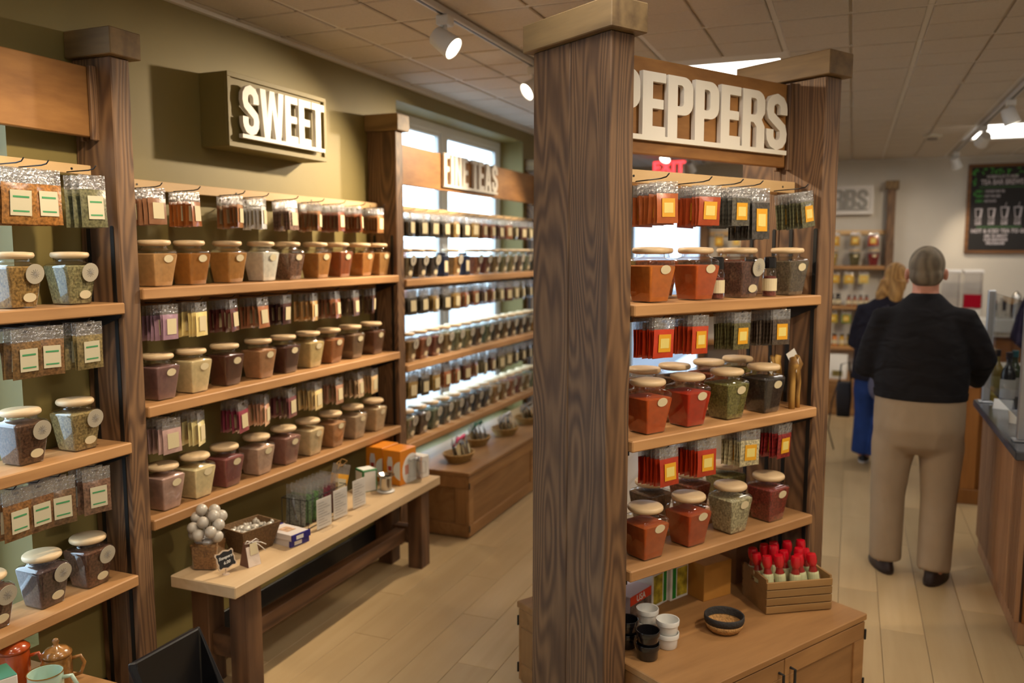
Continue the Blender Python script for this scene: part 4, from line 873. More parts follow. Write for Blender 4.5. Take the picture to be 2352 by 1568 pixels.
b = bmesh.new(); tube(b, [(0, 0, -.075), (0, 0, -.115)], .009, 8); LS = mesh_of(b, True)
b = bmesh.new(); lathe(b, [(0, .055), (.036, .055), (.041, .05), (.05, -.05), (.047, -.05), (.044, -.043), (0, -.043)], 24); LH = mesh_of(b, 40)
b = bmesh.new(); lathe(b, [(0, -.046), (.042, -.046)], 24); LL = mesh_of(b)
def lamp(x, y, target, label, power=1.0, size=66):
    t = empty('track_lamp', (x, y, ZC)); tag(t, label, 'lamp', 'track lamps')
    put('mount', LM, HOUSE, t); put('stem', LS, HOUSE, t)
    p = Vector((x, y, ZC - .14)); dv = (Vector(target) - p).normalized(); q = dv.to_track_quat('-Z', 'Y').to_euler()
    h = put('head', LH, HOUSE, t, (0, 0, -.14), q); put('lens', LL, LENS, h)
    L = bpy.data.lights.new('lamp_light', 'SPOT'); L.energy = SPOT_W * power; L.color = WARM; L.spot_size = R(size); L.spot_blend = .7; L.shadow_soft_size = .035
    lo = bpy.data.objects.new('lamp_light', L); COL.objects.link(lo); lo.parent = h; lo.location = (0, 0, -.056)
lamp(-1.60, .55, (-2.5, 1.0, 1.3), 'white track lamp nearest the camera on the left track', .5)
lamp(-1.60, 1.75, (-2.45, 1.9, 1.5), 'white track lamp second along the left track', .9, 85)
lamp(-1.60, 3.17, (-.25, 3.2, 1.55), 'lit white track lamp hanging above the SWEET shelves, left of the near post', 1.2, 85)
lamp(-1.60, 4.20, (-2.5, 3.1, 1.6), 'lit track lamp half hidden behind the near post cap', 3.0, 85)
lamp(-1.60, 5.15, (-2.5, 4.3, 1.7), 'track lamp over the tea shelves behind the near post', 2.6, 85)
lamp(-1.60, 6.4, (-2.5, 5.6, 1.6), 'track lamp beyond the tea shelves on the left track', 1.2)
lamp(-1.60, 7.6, (-1.9, 6.6, 1.4), 'lit track lamp seen in front of the EXIT sign', .7)
lamp(-1.60, 8.8, (-1.2, 9.8, 1.2), 'unlit-looking far track lamp right of the EXIT sign', .7)
lamp(.90, .9, (-.2, 2.5, 1.2), 'track lamp above and behind the camera on the right track', .6)
lamp(.90, 2.3, (-.35, 2.95, 1.25), 'track lamp lighting the PEPPERS shelves from the right', 1.35, 84)
lamp(.90, 4.0, (.0, 3.6, 1.2), 'track lamp above the near slatted counter', .7)
lamp(.90, 6.25, (1.5, 6.3, .9), 'right track lamp in front of the bright ceiling panel', .8)
lamp(.90, 7.45, (.2, 9.6, 1.3), 'right track lamp glowing just below the bright ceiling panel', 1.2)
lamp(.90, 9.3, (1.3, 9.9, 1.6), 'farthest right track lamp against the back wall', .5)
t = empty('smoke_detector', (.593, 8.1, ZC)); tag(t, 'round cream smoke detector on the ceiling', 'detector')
b = bmesh.new(); lathe(b, [(0, -.0065), (.075, -.0065), (.075, -.022), (.06, -.034), (0, -.034)], 24); put('base', mesh_of(b, 40), mat('detector_cream', c(206, 200, 184), .5), t)
b = bmesh.new(); lathe(b, [(.045, -.0345), (.04, -.05), (0, -.052)], 24); put('sensor', mesh_of(b, 40), mat('detector_vent', c(120, 110, 100), .6), t)
t = empty('exit_sign', (-1.865, 9.0, 2.50)); tag(t, 'red lit EXIT sign hanging near the back wall', 'sign')
box('housing', -.16, .16, -.02, .02, 0, .17, mat('sign_white', c(220, 216, 214), .5), t); box('hanger', -.02, .02, -.01, .01, .17, .1985, GRID, t, bev=0)
put('lettering', text_mesh('EXIT', .17, .002, .004), mat('exit_red', (1, .05, .06, 1), .5, emit=3), t, (0, -.0225, .085))

# ------------------------------------------------------------------ back wall shelving
U4 = empty('wall_shelving', BK.p(0, 0, 0)); tag(U4, 'timber wall shelving on the white back wall beside the menu board', 'shelving')
for u in (-1.66, .325):
    box('post', u, u + PT, 0, PD - .002, 0, 2.36, POST, U4, bev=.004); cap(U4, u - .026, u + PT + .026, -.03, PD - .002)
    for f, s in ((u, -1), (u + PT, 1)): slot(U4, f, s, .04)
rail(U4, -1.579, .324, .15, 1.88, 1.93, [], 1.9)
ZK = (1.54, 1.10, .65)
for z in ZK: shelf(U4, -1.579, .324, -.05, PD - .004, z)
sg = empty('box_sign', BK.p(-.17, PD - .001, 2.1)); tag(sg, 'white box sign with grey HERBS letters on the back wall', 'sign')
box('box_body', -.355, .355, -.10, 0, 0, .31, mat('sign_white', c(220, 216, 214), .5), sg)
for q in ((-.355, .355, 0, .025), (-.355, .355, .285, .31), (-.355, -.33, .025, .285), (.33, .355, .025, .285)): box('face_frame', q[0], q[1], -.125, -.10, q[2], q[3], mat('sign_white', c(220, 216, 214), .5), sg, bev=.001)
sign_letters(sg, 'HERBS', -.3, .3, .045, .27, -.1005, .02, mat('grey_letters', c(140, 138, 134), .5))
cabinet(BK, -1.56, .30, -.75, .15, .36, 'low timber cabinet along the back wall behind the shoppers', 3)
n = 0
for i, (u, rgb, h) in enumerate(((-.19, (196, 150, 60), 0), (.02, (150, 120, 60), 0), (.20, (150, 40, 40), 1), (-1.45, (190, 150, 70), 0), (-1.25, (206, 190, 150), 0), (-1.05, (180, 120, 60), 0))):
    bunch(BK, u, .02, 1.90, rgb, 2, 'of spice on the back wall top rail, %s listed from the middle' % ORD[i] if False else 'of %s spice, back wall rail, %s' % (['yellow', 'gold', 'red', 'amber', 'cream', 'orange'][i], ['left of the gap', 'middle right', 'by the post', 'far left', 'second left', 'third left'][i]), 'packets on the back wall', lab='yellow', gap=.03, s=(1.2, 1, 1.15))
for i, (u, rgb) in enumerate(((-.21, (170, 140, 70)), (.02, (92, 84, 52)), (.21, (120, 34, 36)), (-1.4, (150, 110, 60)), (-1.1, (110, 90, 60)), (-.8, (140, 80, 50)))):
    jar(BK, u, .05, ZK[0], rgb, 'jar of %s spice on the top back wall shelf' % ['straw', 'olive', 'dark red', 'brown', 'grey-brown', 'rust'][i], 'jars on the back wall', coarse=1, big=False)
for i, (u, rgb) in enumerate(((-.17, (200, 160, 60)), (-.03, (206, 170, 60)), (.12, (214, 196, 120)))):
    bunch(BK, u, .02, 1.47, rgb, 1, 'of %s spice under the top back wall shelf' % ['gold', 'yellow', 'pale'][i], 'packets on the back wall', lab='yellow', s=(1.2, 1, 1.0))
    bunch(BK, u - .01, .02, 1.035, [(190, 170, 60), (120, 140, 60), (220, 214, 190)][i], 1, 'of %s spice under the middle back wall shelf' % ['yellow', 'green', 'white'][i], 'packets on the back wall', lab='yellow', s=(1.2, 1, 1.05))
def bottle_meshes(r, h, nk):
    b = bmesh.new(); lathe(b, [(0, 0), (r, 0), (r * 1.02, .004), (r * 1.02, h * .58), (r * .8, h * .68), (nk, h * .78), (nk, h * .9)], 16); B = mesh_of(b, True)
    b = bmesh.new(); lathe(b, [(r * 1.035, h * .14), (r * 1.04, h * .14), (r * 1.04, h * .5), (r * 1.035, h * .5)], 16); L = mesh_of(b)
    b = bmesh.new(); lathe(b, [(0, h * .88), (nk * 1.2, h * .88), (nk * 1.2, h), (0, h * 1.005)], 14); C_ = mesh_of(b, 40)
    return B, L, C_
SMB = bottle_meshes(.026, .115, .014); MDB = bottle_meshes(.03, .13, .022)
def bottle(ms, p, mb, ml, mc, label, group, name='bottle', cat='bottle'):
    t = empty(name, p); tag(t, label, cat, group); put('glass', ms[0], mb, t); put('label', ms[1], ml, t); put('cap', ms[2], mc, t)
for i, u in enumerate((-.2, -.13, -.02, .04, .1, .16)):
    big = i < 2
    bottle(MDB if big else SMB, BK.p(u, .02, ZK[1]), mat('bottle_dark', c(40, 34, 36), .2, coat=.5) if big else mat('bottle_amber', c(140, 70, 36), .2, coat=.5), CREAM, BLACK, ('dark capped bottle' if big else 'small amber bottle') + ' on the middle back wall shelf, %s from left' % ORD[i], 'bottles on the back wall')
for i in range(8):
    u = -.3 + .075 * i; bottle(MDB, BK.p(u, .02, ZK[2]), mat('mustard_%d' % (i % 3), [c(196, 150, 40), c(170, 140, 50), c(206, 120, 36)][i % 3], .25, coat=.5), CREAM, BLACK, '%s condiment bottle on the lowest back wall shelf, %s from left' % (['mustard yellow', 'olive yellow', 'orange'][i % 3], ORD[i]), 'condiment bottles on the back wall')
t = empty('paper_pouch', BK.p(-.1, -.55, .36)); tag(t, 'white stand-up coffee pouch on the back wall cabinet', 'pouch')
b = bmesh.new(); sq(b, [(0, .09, .045, 5), (.02, .095, .05, 5), (.15, .095, .03, 5), (.24, .095, .006, 6), (.26, .095, .004, 6)], 20, capt=True); put('pouch_body', mesh_of(b, 40), PAPER, t); box('print_patch', -.05, .05, -.052, -.05, .03, .09, mat('pouch_print', c(130, 116, 60), .6, noise=.6, nscale=40), t, bev=0)
# menu board
mb = empty('menu_board', (1.41, YB - .001, 1.685)); tag(mb, 'black tea bar menu board in a brown frame on the back wall', 'menu board')
box('board_face', -.285, .285, -.025, 0, .02, .89, CHARC, mb, bev=0)
FRM = wood('frame_brown', c(132, 92, 56), c(90, 58, 34), 'X')
for q in ((-.317, .317, -.01, .022), (-.317, .317, .888, .92), (-.317, -.285, .022, .888), (.285, .317, .022, .888)): box('frame', q[0], q[1], -.04, 0, q[2], q[3], FRM, mb)
CHALK = mat('chalk_grey', c(186, 180, 188), .8); LEAF = mat('chalk_green', c(74, 150, 66), .8); LINE = mat('chalk_dark_green', c(58, 92, 58), .8)
def mtext(s, size, x, z, tw, m=CHALK, bold=.001):
    me = text_mesh(s, size, .0005, bold); xs = [v.co.x for v in me.vertices]; me.transform(Matrix.Diagonal((tw / (max(xs) - min(xs)), 1, 1, 1)))
    put('lettering', me, m, mb, (x, -.0262, z))
mtext('WE BREW & ICE TO ORDER', .042, .0, .785, .29); mtext('TEA BAR BREWS', .075, .0, .728, .39, bold=.002)
box('green_line', -.21, .21, -.0262, -.0255, .672, .688, LINE, mb, bev=0)
for k, s_ in enumerate(('CHOOSE YOUR TEA', 'HOT OR ICED', 'ADD FLAVOR')):
    z = .635 - .05 * k; mtext('STEP %d' % (k + 1), .034, -.2, z, .07, LEAF, .002); mtext(s_, .036, -.06 - .02 * k, z, .18 - .035 * k)
for k in range(4):
    x = -.2 + .12 * k; sc = 1 + .14 * (k > 1)
    b = bmesh.new(); prism(b, [(-.026, 0), (.026, 0), (.036 * sc, .1 * sc), (-.036 * sc, .1 * sc)], [[(-.02, .008), (.01, .008), (.018 * sc, .09 * sc), (-.028 * sc, .09 * sc)]], -.0006, 0)
    if k > 1: tube(b, [(.0, -.0003, .1 * sc), (.012, -.0003, .14 * sc)], .003, 5)
    put('cup_drawing', b, CHALK, mb, (x, -.0258, .36)); mtext(['8 OZ', '12 OZ', '16 OZ', '24 OZ'][k], .03, x, .335, .06); mtext(['2.50', '2.95', '2.95', '3.25'][k], .032, x, .302, .06, bold=.002)
box('green_line', -.215, .2, -.0262, -.0255, .255, .275, LINE, mb, bev=0)
mtext('HOT & ICED TEA TO GO', .055, .0, .222, .52, bold=.002); mtext('ASK US ABOUT', .04, -.03, .172, .22, bold=.002); mtext('OUR REWARDS', .04, -.03, .132, .22, bold=.002); mtext('PROGRAM!', .04, -.03, .094, .17, bold=.002)
random.seed(3)
for k in range(40):
    x = random.uniform(-.27, .27); z = random.uniform(.80, .88) if k > 8 else random.uniform(.6, .85); x = x if k > 8 else random.uniform(-.275, -.24); a = random.uniform(0, PI); L_ = random.uniform(.014, .028); w_ = .008
    f = lambda px, pz: (min(.284, max(-.284, x + px * math.cos(a) - pz * math.sin(a))), min(.886, z + px * math.sin(a) + pz * math.cos(a)))
    b = bmesh.new(); prism(b, [f(-L_, 0), f(0, -w_), f(L_, 0), f(0, w_)], [], -.0006 - k * 1e-5, 0); put('leaf_drawing', b, LEAF, mb, (0, -.0258, 0))
random.seed(11)

# ------------------------------------------------------------------ tea bar counters
ct = empty('slatted_counter', (1.22, 4.6, 0)); tag(ct, 'near slatted timber counter with dark stone top at the right edge', 'counter')
box('carcass', -.488, .5, -.59, .62, .1, .825, mat('slat_gap_shade', c(74, 50, 36), .7), ct, bev=0); box('plinth', -.492, .5, -.6, .63, 0, .1, SLATW, ct)  # carcass coloured dark brown to deepen the shadow gaps between the slats
for k in range(34):
    y = -.6 + k * .036; box('slat', -.508, -.489, y, y + .022, .1, .825, SLATW, ct, bev=.002)
for k in range(12): box('slat', -.48 + k * .08, -.42 + k * .08, -.606, -.591, .1, .825, SLATB, ct, bev=.002)
box('stone_top', -.555, .56, -.665, .665, .826, .866, mat('dark_stone', c(74, 76, 82), .18, noise=.1, nscale=40), ct, bev=.006)
for k, (x, y, nm) in enumerate(((.715, 5.19, 'far'), (.72, 4.16, 'near'))):
    t = empty('guard_post', (x, y, .8665)); tag(t, 'silver metal sneeze-guard post on the dark counter, %s one' % nm, 'post', 'sneeze-guard posts')
    box('foot_plate', -.035, .035, -.035, .035, 0, .008, ALU, t); b = bmesh.new(); bx(b, -.019, .019, -.019, .019, .008, .62, .004)
    for s in (-1, 1): bx(b, s * .0195 - .001, s * .0195 + .001, -.005, .005, .02, .6)
    put('upright', b, ALU, t)
gp = empty('sneeze_guard_glass', (.7175, 4.675, .875)); tag(gp, 'clear guard pane between the two silver posts', 'glass pane'); box('pane', -.003, .003, -.494, .494, .08, .6, clear('guard_glass', (.97, .98, .98, 1), .6, .02, base=0), gp, bev=0)
WB = bottle_meshes(.036, .29, .014)
OLB = mat('oil_bottle_green', c(60, 74, 40), .12, coat=.8); YEL = mat('oil_bottle_yellow', c(176, 150, 62), .12, coat=.8); DKB = mat('oil_bottle_dark', c(22, 20, 26), .12, coat=.8)
for k, (x, y, m, ml, mc, nm) in enumerate(((.765, 5.228, YEL, mat('label_straw2', c(206, 190, 110), .5), BLACK, 'yellow oil bottle with straw label'), (.805, 5.11, DKB, PAPER, BLACK, 'dark wine-style bottle with white label'), (.85, 5.215, OLB, PAPER, mat('cap_teal', c(30, 110, 120), .4), 'green glass bottle with teal cap'), (.90, 5.08, DKB, CREAM, BLACK, 'dark bottle with cream label'), (.95, 5.19, OLB, CREAM, mat('cap_gold', c(190, 160, 80), .3), 'green glass bottle with gold cap'))):
    bottle(WB, (x, y, .8665), m, ml, mc, nm + ' on the dark counter', 'bottles on the dark counter')
t = empty('menu_card', (.775, 5.0, .8665), R(-20)); tag(t, 'small folded white card leaning on the dark counter', 'card')
b = bmesh.new(); vv = [b.verts.new(p) for p in ((-.045, -.03, 0), (.045, -.03, 0), (.045, .0, .05), (-.045, 0, .05), (.045, .03, 0), (-.045, .03, 0))]; b.faces.new((vv[0], vv[1], vv[2], vv[3])); b.faces.new((vv[3], vv[2], vv[4], vv[5])); put('folded_card', b, PAPER, t); m_ = t.children[0].modifiers.new('s', 'SOLIDIFY'); m_.thickness = .0012
t = empty('small_cup', (.77, 4.6, .8665)); tag(t, 'small white cup on the dark counter by the near post', 'cup'); b = bmesh.new(); lathe(b, [(0, 0), (.03, 0), (.036, .06), (.034, .06), (.028, .005), (0, .005)], 20); put('cup_body', mesh_of(b, 40), WHITEC, t)
# service counter beyond
ct = empty('service_counter', (1.9, 6.5, 0)); tag(ct, 'brown slatted service counter with white top beyond the man', 'counter')
box('carcass', -1.27, 1.3, -.28, .3, .1, .86, SLATB, ct, bev=0); box('plinth', -1.285, 1.3, -.31, .3, 0, .1, SLATB, ct)
for k in range(22): box('slat', -1.28 + k * .115, -1.19 + k * .115, -.298, -.281, .1, .86, SLATB, ct, bev=.003)
box('white_top', -1.32, 1.32, -.34, .34, .861, .9, mat('white_quartz', c(222, 216, 204), .3), ct, bev=.004)
# back counter with sink, dispensers and pumps
ct = empty('back_counter', (1.95, 9.62, 0)); tag(ct, 'timber back counter under the menu board', 'counter')
box('carcass', -1.1, 1.4, -.3, .42, 0, .86, SLATB, ct, bev=0); box('worktop', -1.12, 1.42, -.34, .42, .861, .9, mat('white_quartz', c(222, 216, 204), .3), ct)
for k in range(4): box('door', -1.08 + k * .62, -.48 + k * .62, -.315, -.301, .06, .82, SLATB, ct)
t = empty('apron_sink', (1.42, 9.38, .9)); tag(t, 'white farmhouse sink front on the back counter', 'sink'); b = bmesh.new(); bx(b, -.32, .32, -.12, .12, .0, .14, .01); put('basin', b, WHITEC, t)
for i, x in enumerate((.94, 1.14)):
    t = empty('drink_dispenser', (x, 9.62, .9005)); tag(t, '%s clear drink dispenser on the back counter' % ('left empty' if i == 0 else 'right red-filled'), 'dispenser', 'drink dispensers')
    box('base', -.08, .08, -.1, .1, 0, .22, mat('dispenser_base', c(196, 192, 186), .4), t); box('tank', -.085, .085, -.12, .12, .22, .58, clear('tank_clear', (.93, .93, .95, 1), 1.2, .05, base=.1), t, bev=.01)
    box('lid', -.09, .09, -.125, .125, .58, .61, mat('lid_white', c(226, 226, 228), .3), t, bev=.006); box('tap', -.02, .02, -.15, -.1, .12, .18, PAPER, t)
    if i: box('red_drink', -.078, .078, -.112, .112, .226, .36, mat('red_tea', c(170, 20, 40), .15), t)
for i, x in enumerate((1.36, 1.44)):
    t = empty('syrup_pump', (x, 9.62, .9005)); tag(t, 'black syrup pump bottle, %s of the two beside the dispensers' % ['left', 'right'][i], 'pump bottle', 'syrup pumps')
    b = bmesh.new(); lathe(b, [(0, 0), (.03, 0), (.03, .16), (.014, .2), (.014, .22)], 16); put('bottle', mesh_of(b, 40), mat('syrup', c(190, 186, 176), .25), t); b = bmesh.new(); lathe(b, [(0, .2), (.017, .2), (.017, .3), (0, .305)], 12); tube(b, [(0, 0, .295), (.0, -.05, .29)], .006, 6); put('pump_head', b, BLACK, t)
t = empty('steel_urn', (1.54, 9.6, .9005)); tag(t, 'tall steel urn at the right of the back counter', 'urn'); b = bmesh.new(); lathe(b, [(0, 0), (.06, 0), (.055, .02), (.05, .32), (.035, .37), (.012, .39), (0, .4)], 20); put('urn_body', mesh_of(b, 40), STEEL, t); b = bmesh.new(); tube(b, [(0, -.05, .06), (0, -.09, .06), (0, -.09, .03)], .008, 8); put('spout', b, BLACK, t)

# ------------------------------------------------------------------ people
def skin(o, vox, it=4):
    m = o.modifiers.new('unite', 'REMESH'); m.mode = 'VOXEL'; m.voxel_size = vox; m.use_smooth_shade = True
    s = o.modifiers.new('smooth', 'SMOOTH'); s.factor = .5; s.iterations = it
def ell(bm, rings, seg=20):
    """stacked ellipses: (cx, cy, z, rx, ry)"""
    rs = [[bm.verts.new((cx + rx * math.cos(2 * PI * i / seg), cy + ry * math.sin(2 * PI * i / seg), z)) for i in range(seg)] for cx, cy, z, rx, ry in rings]
    for a, b in zip(rs, rs[1:]):
        for i in range(seg): bm.faces.new((a[i], a[(i + 1) % seg], b[(i + 1) % seg], b[i]))
    bm.faces.new(rs[0][::-1]); bm.faces.new(rs[-1])
def hand(bm, wrist, fwd, palm_n, side, grip=.5, s=1.0):
    f = Vector(fwd).normalized(); nrm = Vector(palm_n); nrm = (nrm - f * nrm.dot(f)).normalized(); sd = f.cross(nrm) * side; w = Vector(wrist)
    tube(bm, [w - f * .02, w + f * .02 * s, w + f * .055 * s, w + f * .085 * s], [(.024, .02), (.018 * s, .034 * s), (.015 * s, .04 * s), (.012 * s, .036 * s)] if False else [.024 * s, .027 * s, .029 * s, .026 * s], 10)
    for k in range(4):
        off = (-.03 + .0195 * k) * s; L = (.062, .075, .08, .07)[k] * s; b = w + f * .08 * s + sd * off
        p = [b - f * .02 * s]; d = f.copy()
        for j, fr in enumerate((.42, .33, .25)):
            p.append(p[-1] + d * (L * fr + (.02 * s if j == 0 else 0))); d = (d + nrm * grip * .8).normalized()
        tube(bm, p, [.0095 * s, .0092 * s, .0085 * s, .007 * s], 8)
    b = w + f * .025 * s + sd * .024 * s
    tube(bm, [b, b + (f * .5 + sd * .7 + nrm * .3).normalized() * .035 * s, b + (f * .5 + sd * .7 + nrm * .3).normalized() * .035 * s + (f + nrm * .4).normalized() * .032 * s], [.012 * s, .011 * s, .008 * s], 8)
def person(loc, rz, S, label):
    """S: measures of the figure in metres, facing +y"""
    e = empty('person', loc, rz); tag(e, label, 'person')
    hc = Vector(S['head']); lean = S.get('lean', 0)
    body = bmesh.new(); top = bmesh.new(); bot = bmesh.new()
    T = S['torso']; L = S['legs']; A = S['arms']
    ell(body, [(x, y, z, rx * .9, ry * .9) for x, y, z, rx, ry in T]); ell(top, T)
    nk = T[-1]
    tube(body, [(nk[0], nk[1], nk[2] - .05), (nk[0], nk[1] + .008, nk[2] + .03), (hc.x, hc.y - .015, hc.z - .07)], [.068, .061, .062], 14)
    hr = S.get('hr', 1.0)
    ball(body, hc, .074 * hr, .094 * hr, .112 * hr, 20); ball(body, hc + Vector((0, .03, -.06)) * hr, .055 * hr, .06 * hr, .052 * hr, 16)
    tube(body, [hc + Vector((0, .088, .012)) * hr, hc + Vector((0, .112, -.03)) * hr, hc + Vector((0, .085, -.038)) * hr], [.008 * hr, .013 * hr, .01 * hr], 8)
    for s in (-1, 1):
        ball(body, hc + Vector((s * .086, -.004, -.016)) * hr, .012 * hr, .018 * hr, .031 * hr, 10); ball(body, hc + Vector((s * .03, .082, .024)) * hr, .017, .012, .008, 8)
    ball(body, hc + Vector((0, .083, -.072)) * hr, .024, .01, .007, 8)
    for s, key in ((-1, 'L'), (1, 'R')):
        sh, el, wr, f, nrm = [Vector(q) for q in A[key]]; k = S.get('ak', 1.0)
        tube(body, [sh * .97 + Vector((0, 0, .0)), (sh + el) / 2, el, (el + wr) / 2, wr], [.05 * k, .046 * k, .038 * k, .036 * k, .026], 12)
        e2 = el + (wr - el) * S.get('sleeve', .92)
        tube(top, [Vector((T[-3][0] * .6 + sh.x * .4, sh.y, sh.z + .01)), sh, sh + (el - sh) * .5, el + (el - sh).normalized() * .01, el + (e2 - el) * .5, e2], [.075 * k, .078 * k, .072 * k, .063 * k, .056 * k, .045 * k], 14)
        hand(body, wr, f, nrm, s, S.get('grip', .5), S.get('hs', 1.0))
        hip, kn, an = [Vector(q) for q in L[key]]; r0, r1, r2 = S['lr']
        tube(body, [hip, kn, an, an - Vector((0, 0, an.z - .03))], [r0 * .85, r1 * .7, r2 * .6, .03], 14)
        tube(bot, [hip + Vector((-s * .01, 0, .06)), hip - Vector((0, 0, .05)), (hip + kn) / 2, kn, (kn + an) / 2, an], [r0, r0, (r0 + r1) / 2, r1, (r1 + r2) / 2, r2], 18)
        sh_ = bmesh.new(); an0 = Vector((an.x, an.y, 0)); fd = Vector(S.get('toe' + key, (s * .15, 1, 0))).normalized()
        M = Matrix.Translation(an0) @ Matrix.Rotation(math.atan2(-fd.x, fd.y), 4, 'Z')
        q = S.get('shoe', 1.0)
        ell(sh_, [(0, .06 * q, .0, .047 * q, .135 * q), (0, .06 * q, .02, .05 * q, .14 * q), (0, .055 * q, .045, .046 * q, .125 * q), (0, .02 * q, .075, .042 * q, .08 * q), (0, -.005, .10, .04 * q, .05 * q)], 18); sh_.transform(M)
        so = bmesh.new(); ell(so, [(0, .06 * q, .0005, .05 * q, .142 * q), (0, .06 * q, .016, .051 * q, .144 * q)], 18); so.transform(M)
        shoe = put('shoe', mesh_of(sh_, True), S['shoe_m'], e); put('sole', mesh_of(so, 40), S.get('sole_m', S['shoe_m']), shoe)
    hip = S['hips']; ell(bot, hip); ell(body, [(x, y, z, rx * .88, ry * .88) for x, y, z, rx, ry in hip])
    bo = put('body', mesh_of(body), SKIN, e); skin(bo, .0065, 2)
    to = put(S['top_name'], mesh_of(top), S['top_m'], e); skin(to, .012, 5)
    do = put(S['bot_name'], mesh_of(bot), S['bot_m'], e); skin(do, .012, 4)
    for s in (-1, 1):
        b = bmesh.new(); ball(b, hc + Vector((s * .03, .079, .012)) * hr, .012, .012, .011, 10); put('eye', mesh_of(b, True), mat('eye_dark', c(50, 40, 36), .2), e)
    b = bmesh.new(); S['hair'](b, hc, hr); ho = put('hair', mesh_of(b), S['hair_m'], e); skin(ho, .007, 3)
    return e, hc
def cloth(name, col, k=.12, fold=6): 
    m = mat(name, col, .9, spec=.15, noise=k, nscale=9); n, l = m.node_tree.nodes, m.node_tree.links
    tc = n.new('ShaderNodeTexCoord'); mp = n.new('ShaderNodeMapping'); mp.inputs['Scale'].default_value = (3, 3, fold); t = n.new('ShaderNodeTexNoise'); t.inputs['Scale'].default_value = 2.2; t.inputs['Detail'].default_value = 1.5; t.inputs['Distortion'].default_value = .6
    bp = n.new('ShaderNodeBump'); bp.inputs['Strength'].default_value = .55; bp.inputs['Distance'].default_value = .05
    l.new(tc.outputs['Object'], mp.inputs[0]); l.new(mp.outputs[0], t.inputs[0]); l.new(t.outputs['Fac'], bp.inputs['Height']); l.new(bp.outputs[0], n['Principled BSDF'].inputs['Normal']); return m
def hair_short(b, hc, hr):
    ball(b, hc + Vector((0, -.016, .03)) * hr, .083 * hr, .093 * hr, .096 * hr, 20); ball(b, hc + Vector((0, -.045, -.02)) * hr, .078 * hr, .062 * hr, .06 * hr, 16)
GREY = wood('grey_hair', c(158, 144, 122), c(92, 80, 66), 'Z', ring=30, stretch=.25, contrast=1.0, rough=.7)
man = dict(head=(.0, .055, 1.597), hr=1.04, torso=[(0, 0, .955, .214, .155), (0, 0, .975, .218, .160), (0, 0, 1.06, .226, .168), (0, -.005, 1.16, .222, .165), (0, -.005, 1.25, .212, .155), (0, 0, 1.33, .195, .135), (0, .01, 1.40, .158, .112), (0, .02, 1.445, .11, .09), (0, .03, 1.488, .068, .07)],
           hips=[(0, .0, .665, .18, .10), (0, -.005, .71, .206, .14), (0, -.01, .80, .216, .162), (0, -.008, .90, .216, .155), (0, 0, .985, .212, .148)],
           legs={'L': ((-.112, 0, .74), (-.128, .02, .42), (-.125, .02, .065)), 'R': ((.112, 0, .74), (.112, .0, .42), (.105, -.06, .065))}, lr=(.108, .086, .08),
           arms={'L': ((-.185, .0, 1.345), (-.262, .03, 1.09), (-.17, .27, 1.06), (.3, 1, -.1), (.2, 0, -1)), 'R': ((.185, .0, 1.345), (.275, .03, 1.165), (.262, .28, 1.0), (-.25, 1, -.1), (-.2, 0, -1))}, ak=1.0,
           top_name='sweater', bot_name='trousers', top_m=cloth('black_knit', c(34, 33, 36), .1), bot_m=cloth('khaki_twill', c(160, 140, 116), .05, 1.2), shoe_m=mat('dark_brown_leather', c(42, 30, 30), .45), hair=hair_short, hair_m=GREY, toeL=(-.35, 1, 0), toeR=(.3, 1, 0))
e, hc = person((.350, 4.69, 0), R(-4), man, 'man seen from behind in black sweater and khaki trousers with grey hair')
b = bmesh.new(); ell(b, [(0, 0, .950, .214, .155), (0, 0, .951, .219, .160), (0, 0, .985, .222, .163), (0, 0, .986, .216, .158)]); put('hem_band', mesh_of(b, 40), man['top_m'], e)
def hair_long(b, hc, hr):
    ball(b, hc + Vector((0, -.012, .028)) * hr, .086 * hr, .098 * hr, .097 * hr, 20)
    ball(b, hc + Vector((0, -.055, -.05)) * hr, .092 * hr, .06 * hr, .1 * hr, 16); tube(b, [hc + Vector((-.05, -.06, -.02)), hc + Vector((-.08, -.07, -.13)), hc + Vector((-.10, -.06, -.25))], [.05, .052, .03], 12); tube(b, [hc + Vector((.03, -.07, -.02)), hc + Vector((.02, -.085, -.13)), hc + Vector((.0, -.08, -.24))], [.055, .055, .035], 12)
BLOND = wood('blond_hair', c(206, 160, 96), c(120, 80, 42), 'Z', ring=30, stretch=.25, contrast=1.1, rough=.6)
woman = dict(head=(.08, .09, 1.49), hr=.98, torso=[(0, 0, .68, .2, .15), (0, 0, .70, .204, .154), (0, .0, .85, .19, .145), (0, 0, 1.0, .18, .135), (.01, .01, 1.14, .186, .128), (.03, .03, 1.24, .18, .11), (.045, .045, 1.31, .13, .09), (.06, .06, 1.36, .06, .06)],
             hips=[(0, 0, .56, .16, .11), (0, 0, .66, .178, .13), (0, 0, .80, .176, .13), (0, 0, .92, .15, .12)],
             legs={'L': ((-.085, 0, .64), (-.08, .02, .40), (-.085, .03, .075)), 'R': ((.085, 0, .64), (.08, -.02, .40), (.06, -.07, .075))}, lr=(.096, .088, .098),
             arms={'L': ((-.13, .03, 1.23), (-.19, .02, .97), (-.13, .22, .90), (.3, 1, .1), (.2, 0, -1)), 'R': ((.19, .03, 1.25), (.25, .06, .98), (.2, .29, 1.0), (-.2, 1, .1), (-.2, 0, -1))}, hs=.9, ak=.9,
             top_name='jacket', bot_name='jeans', top_m=cloth('dark_jacket', c(40, 38, 48), .1), bot_m=cloth('blue_denim', c(44, 66, 122), .14, 1.2), shoe_m=mat('dark_sneaker', c(36, 34, 40), .6), sole_m=mat('pale_sole', c(206, 204, 206), .6), hair=hair_long, hair_m=BLOND, shoe=.86)
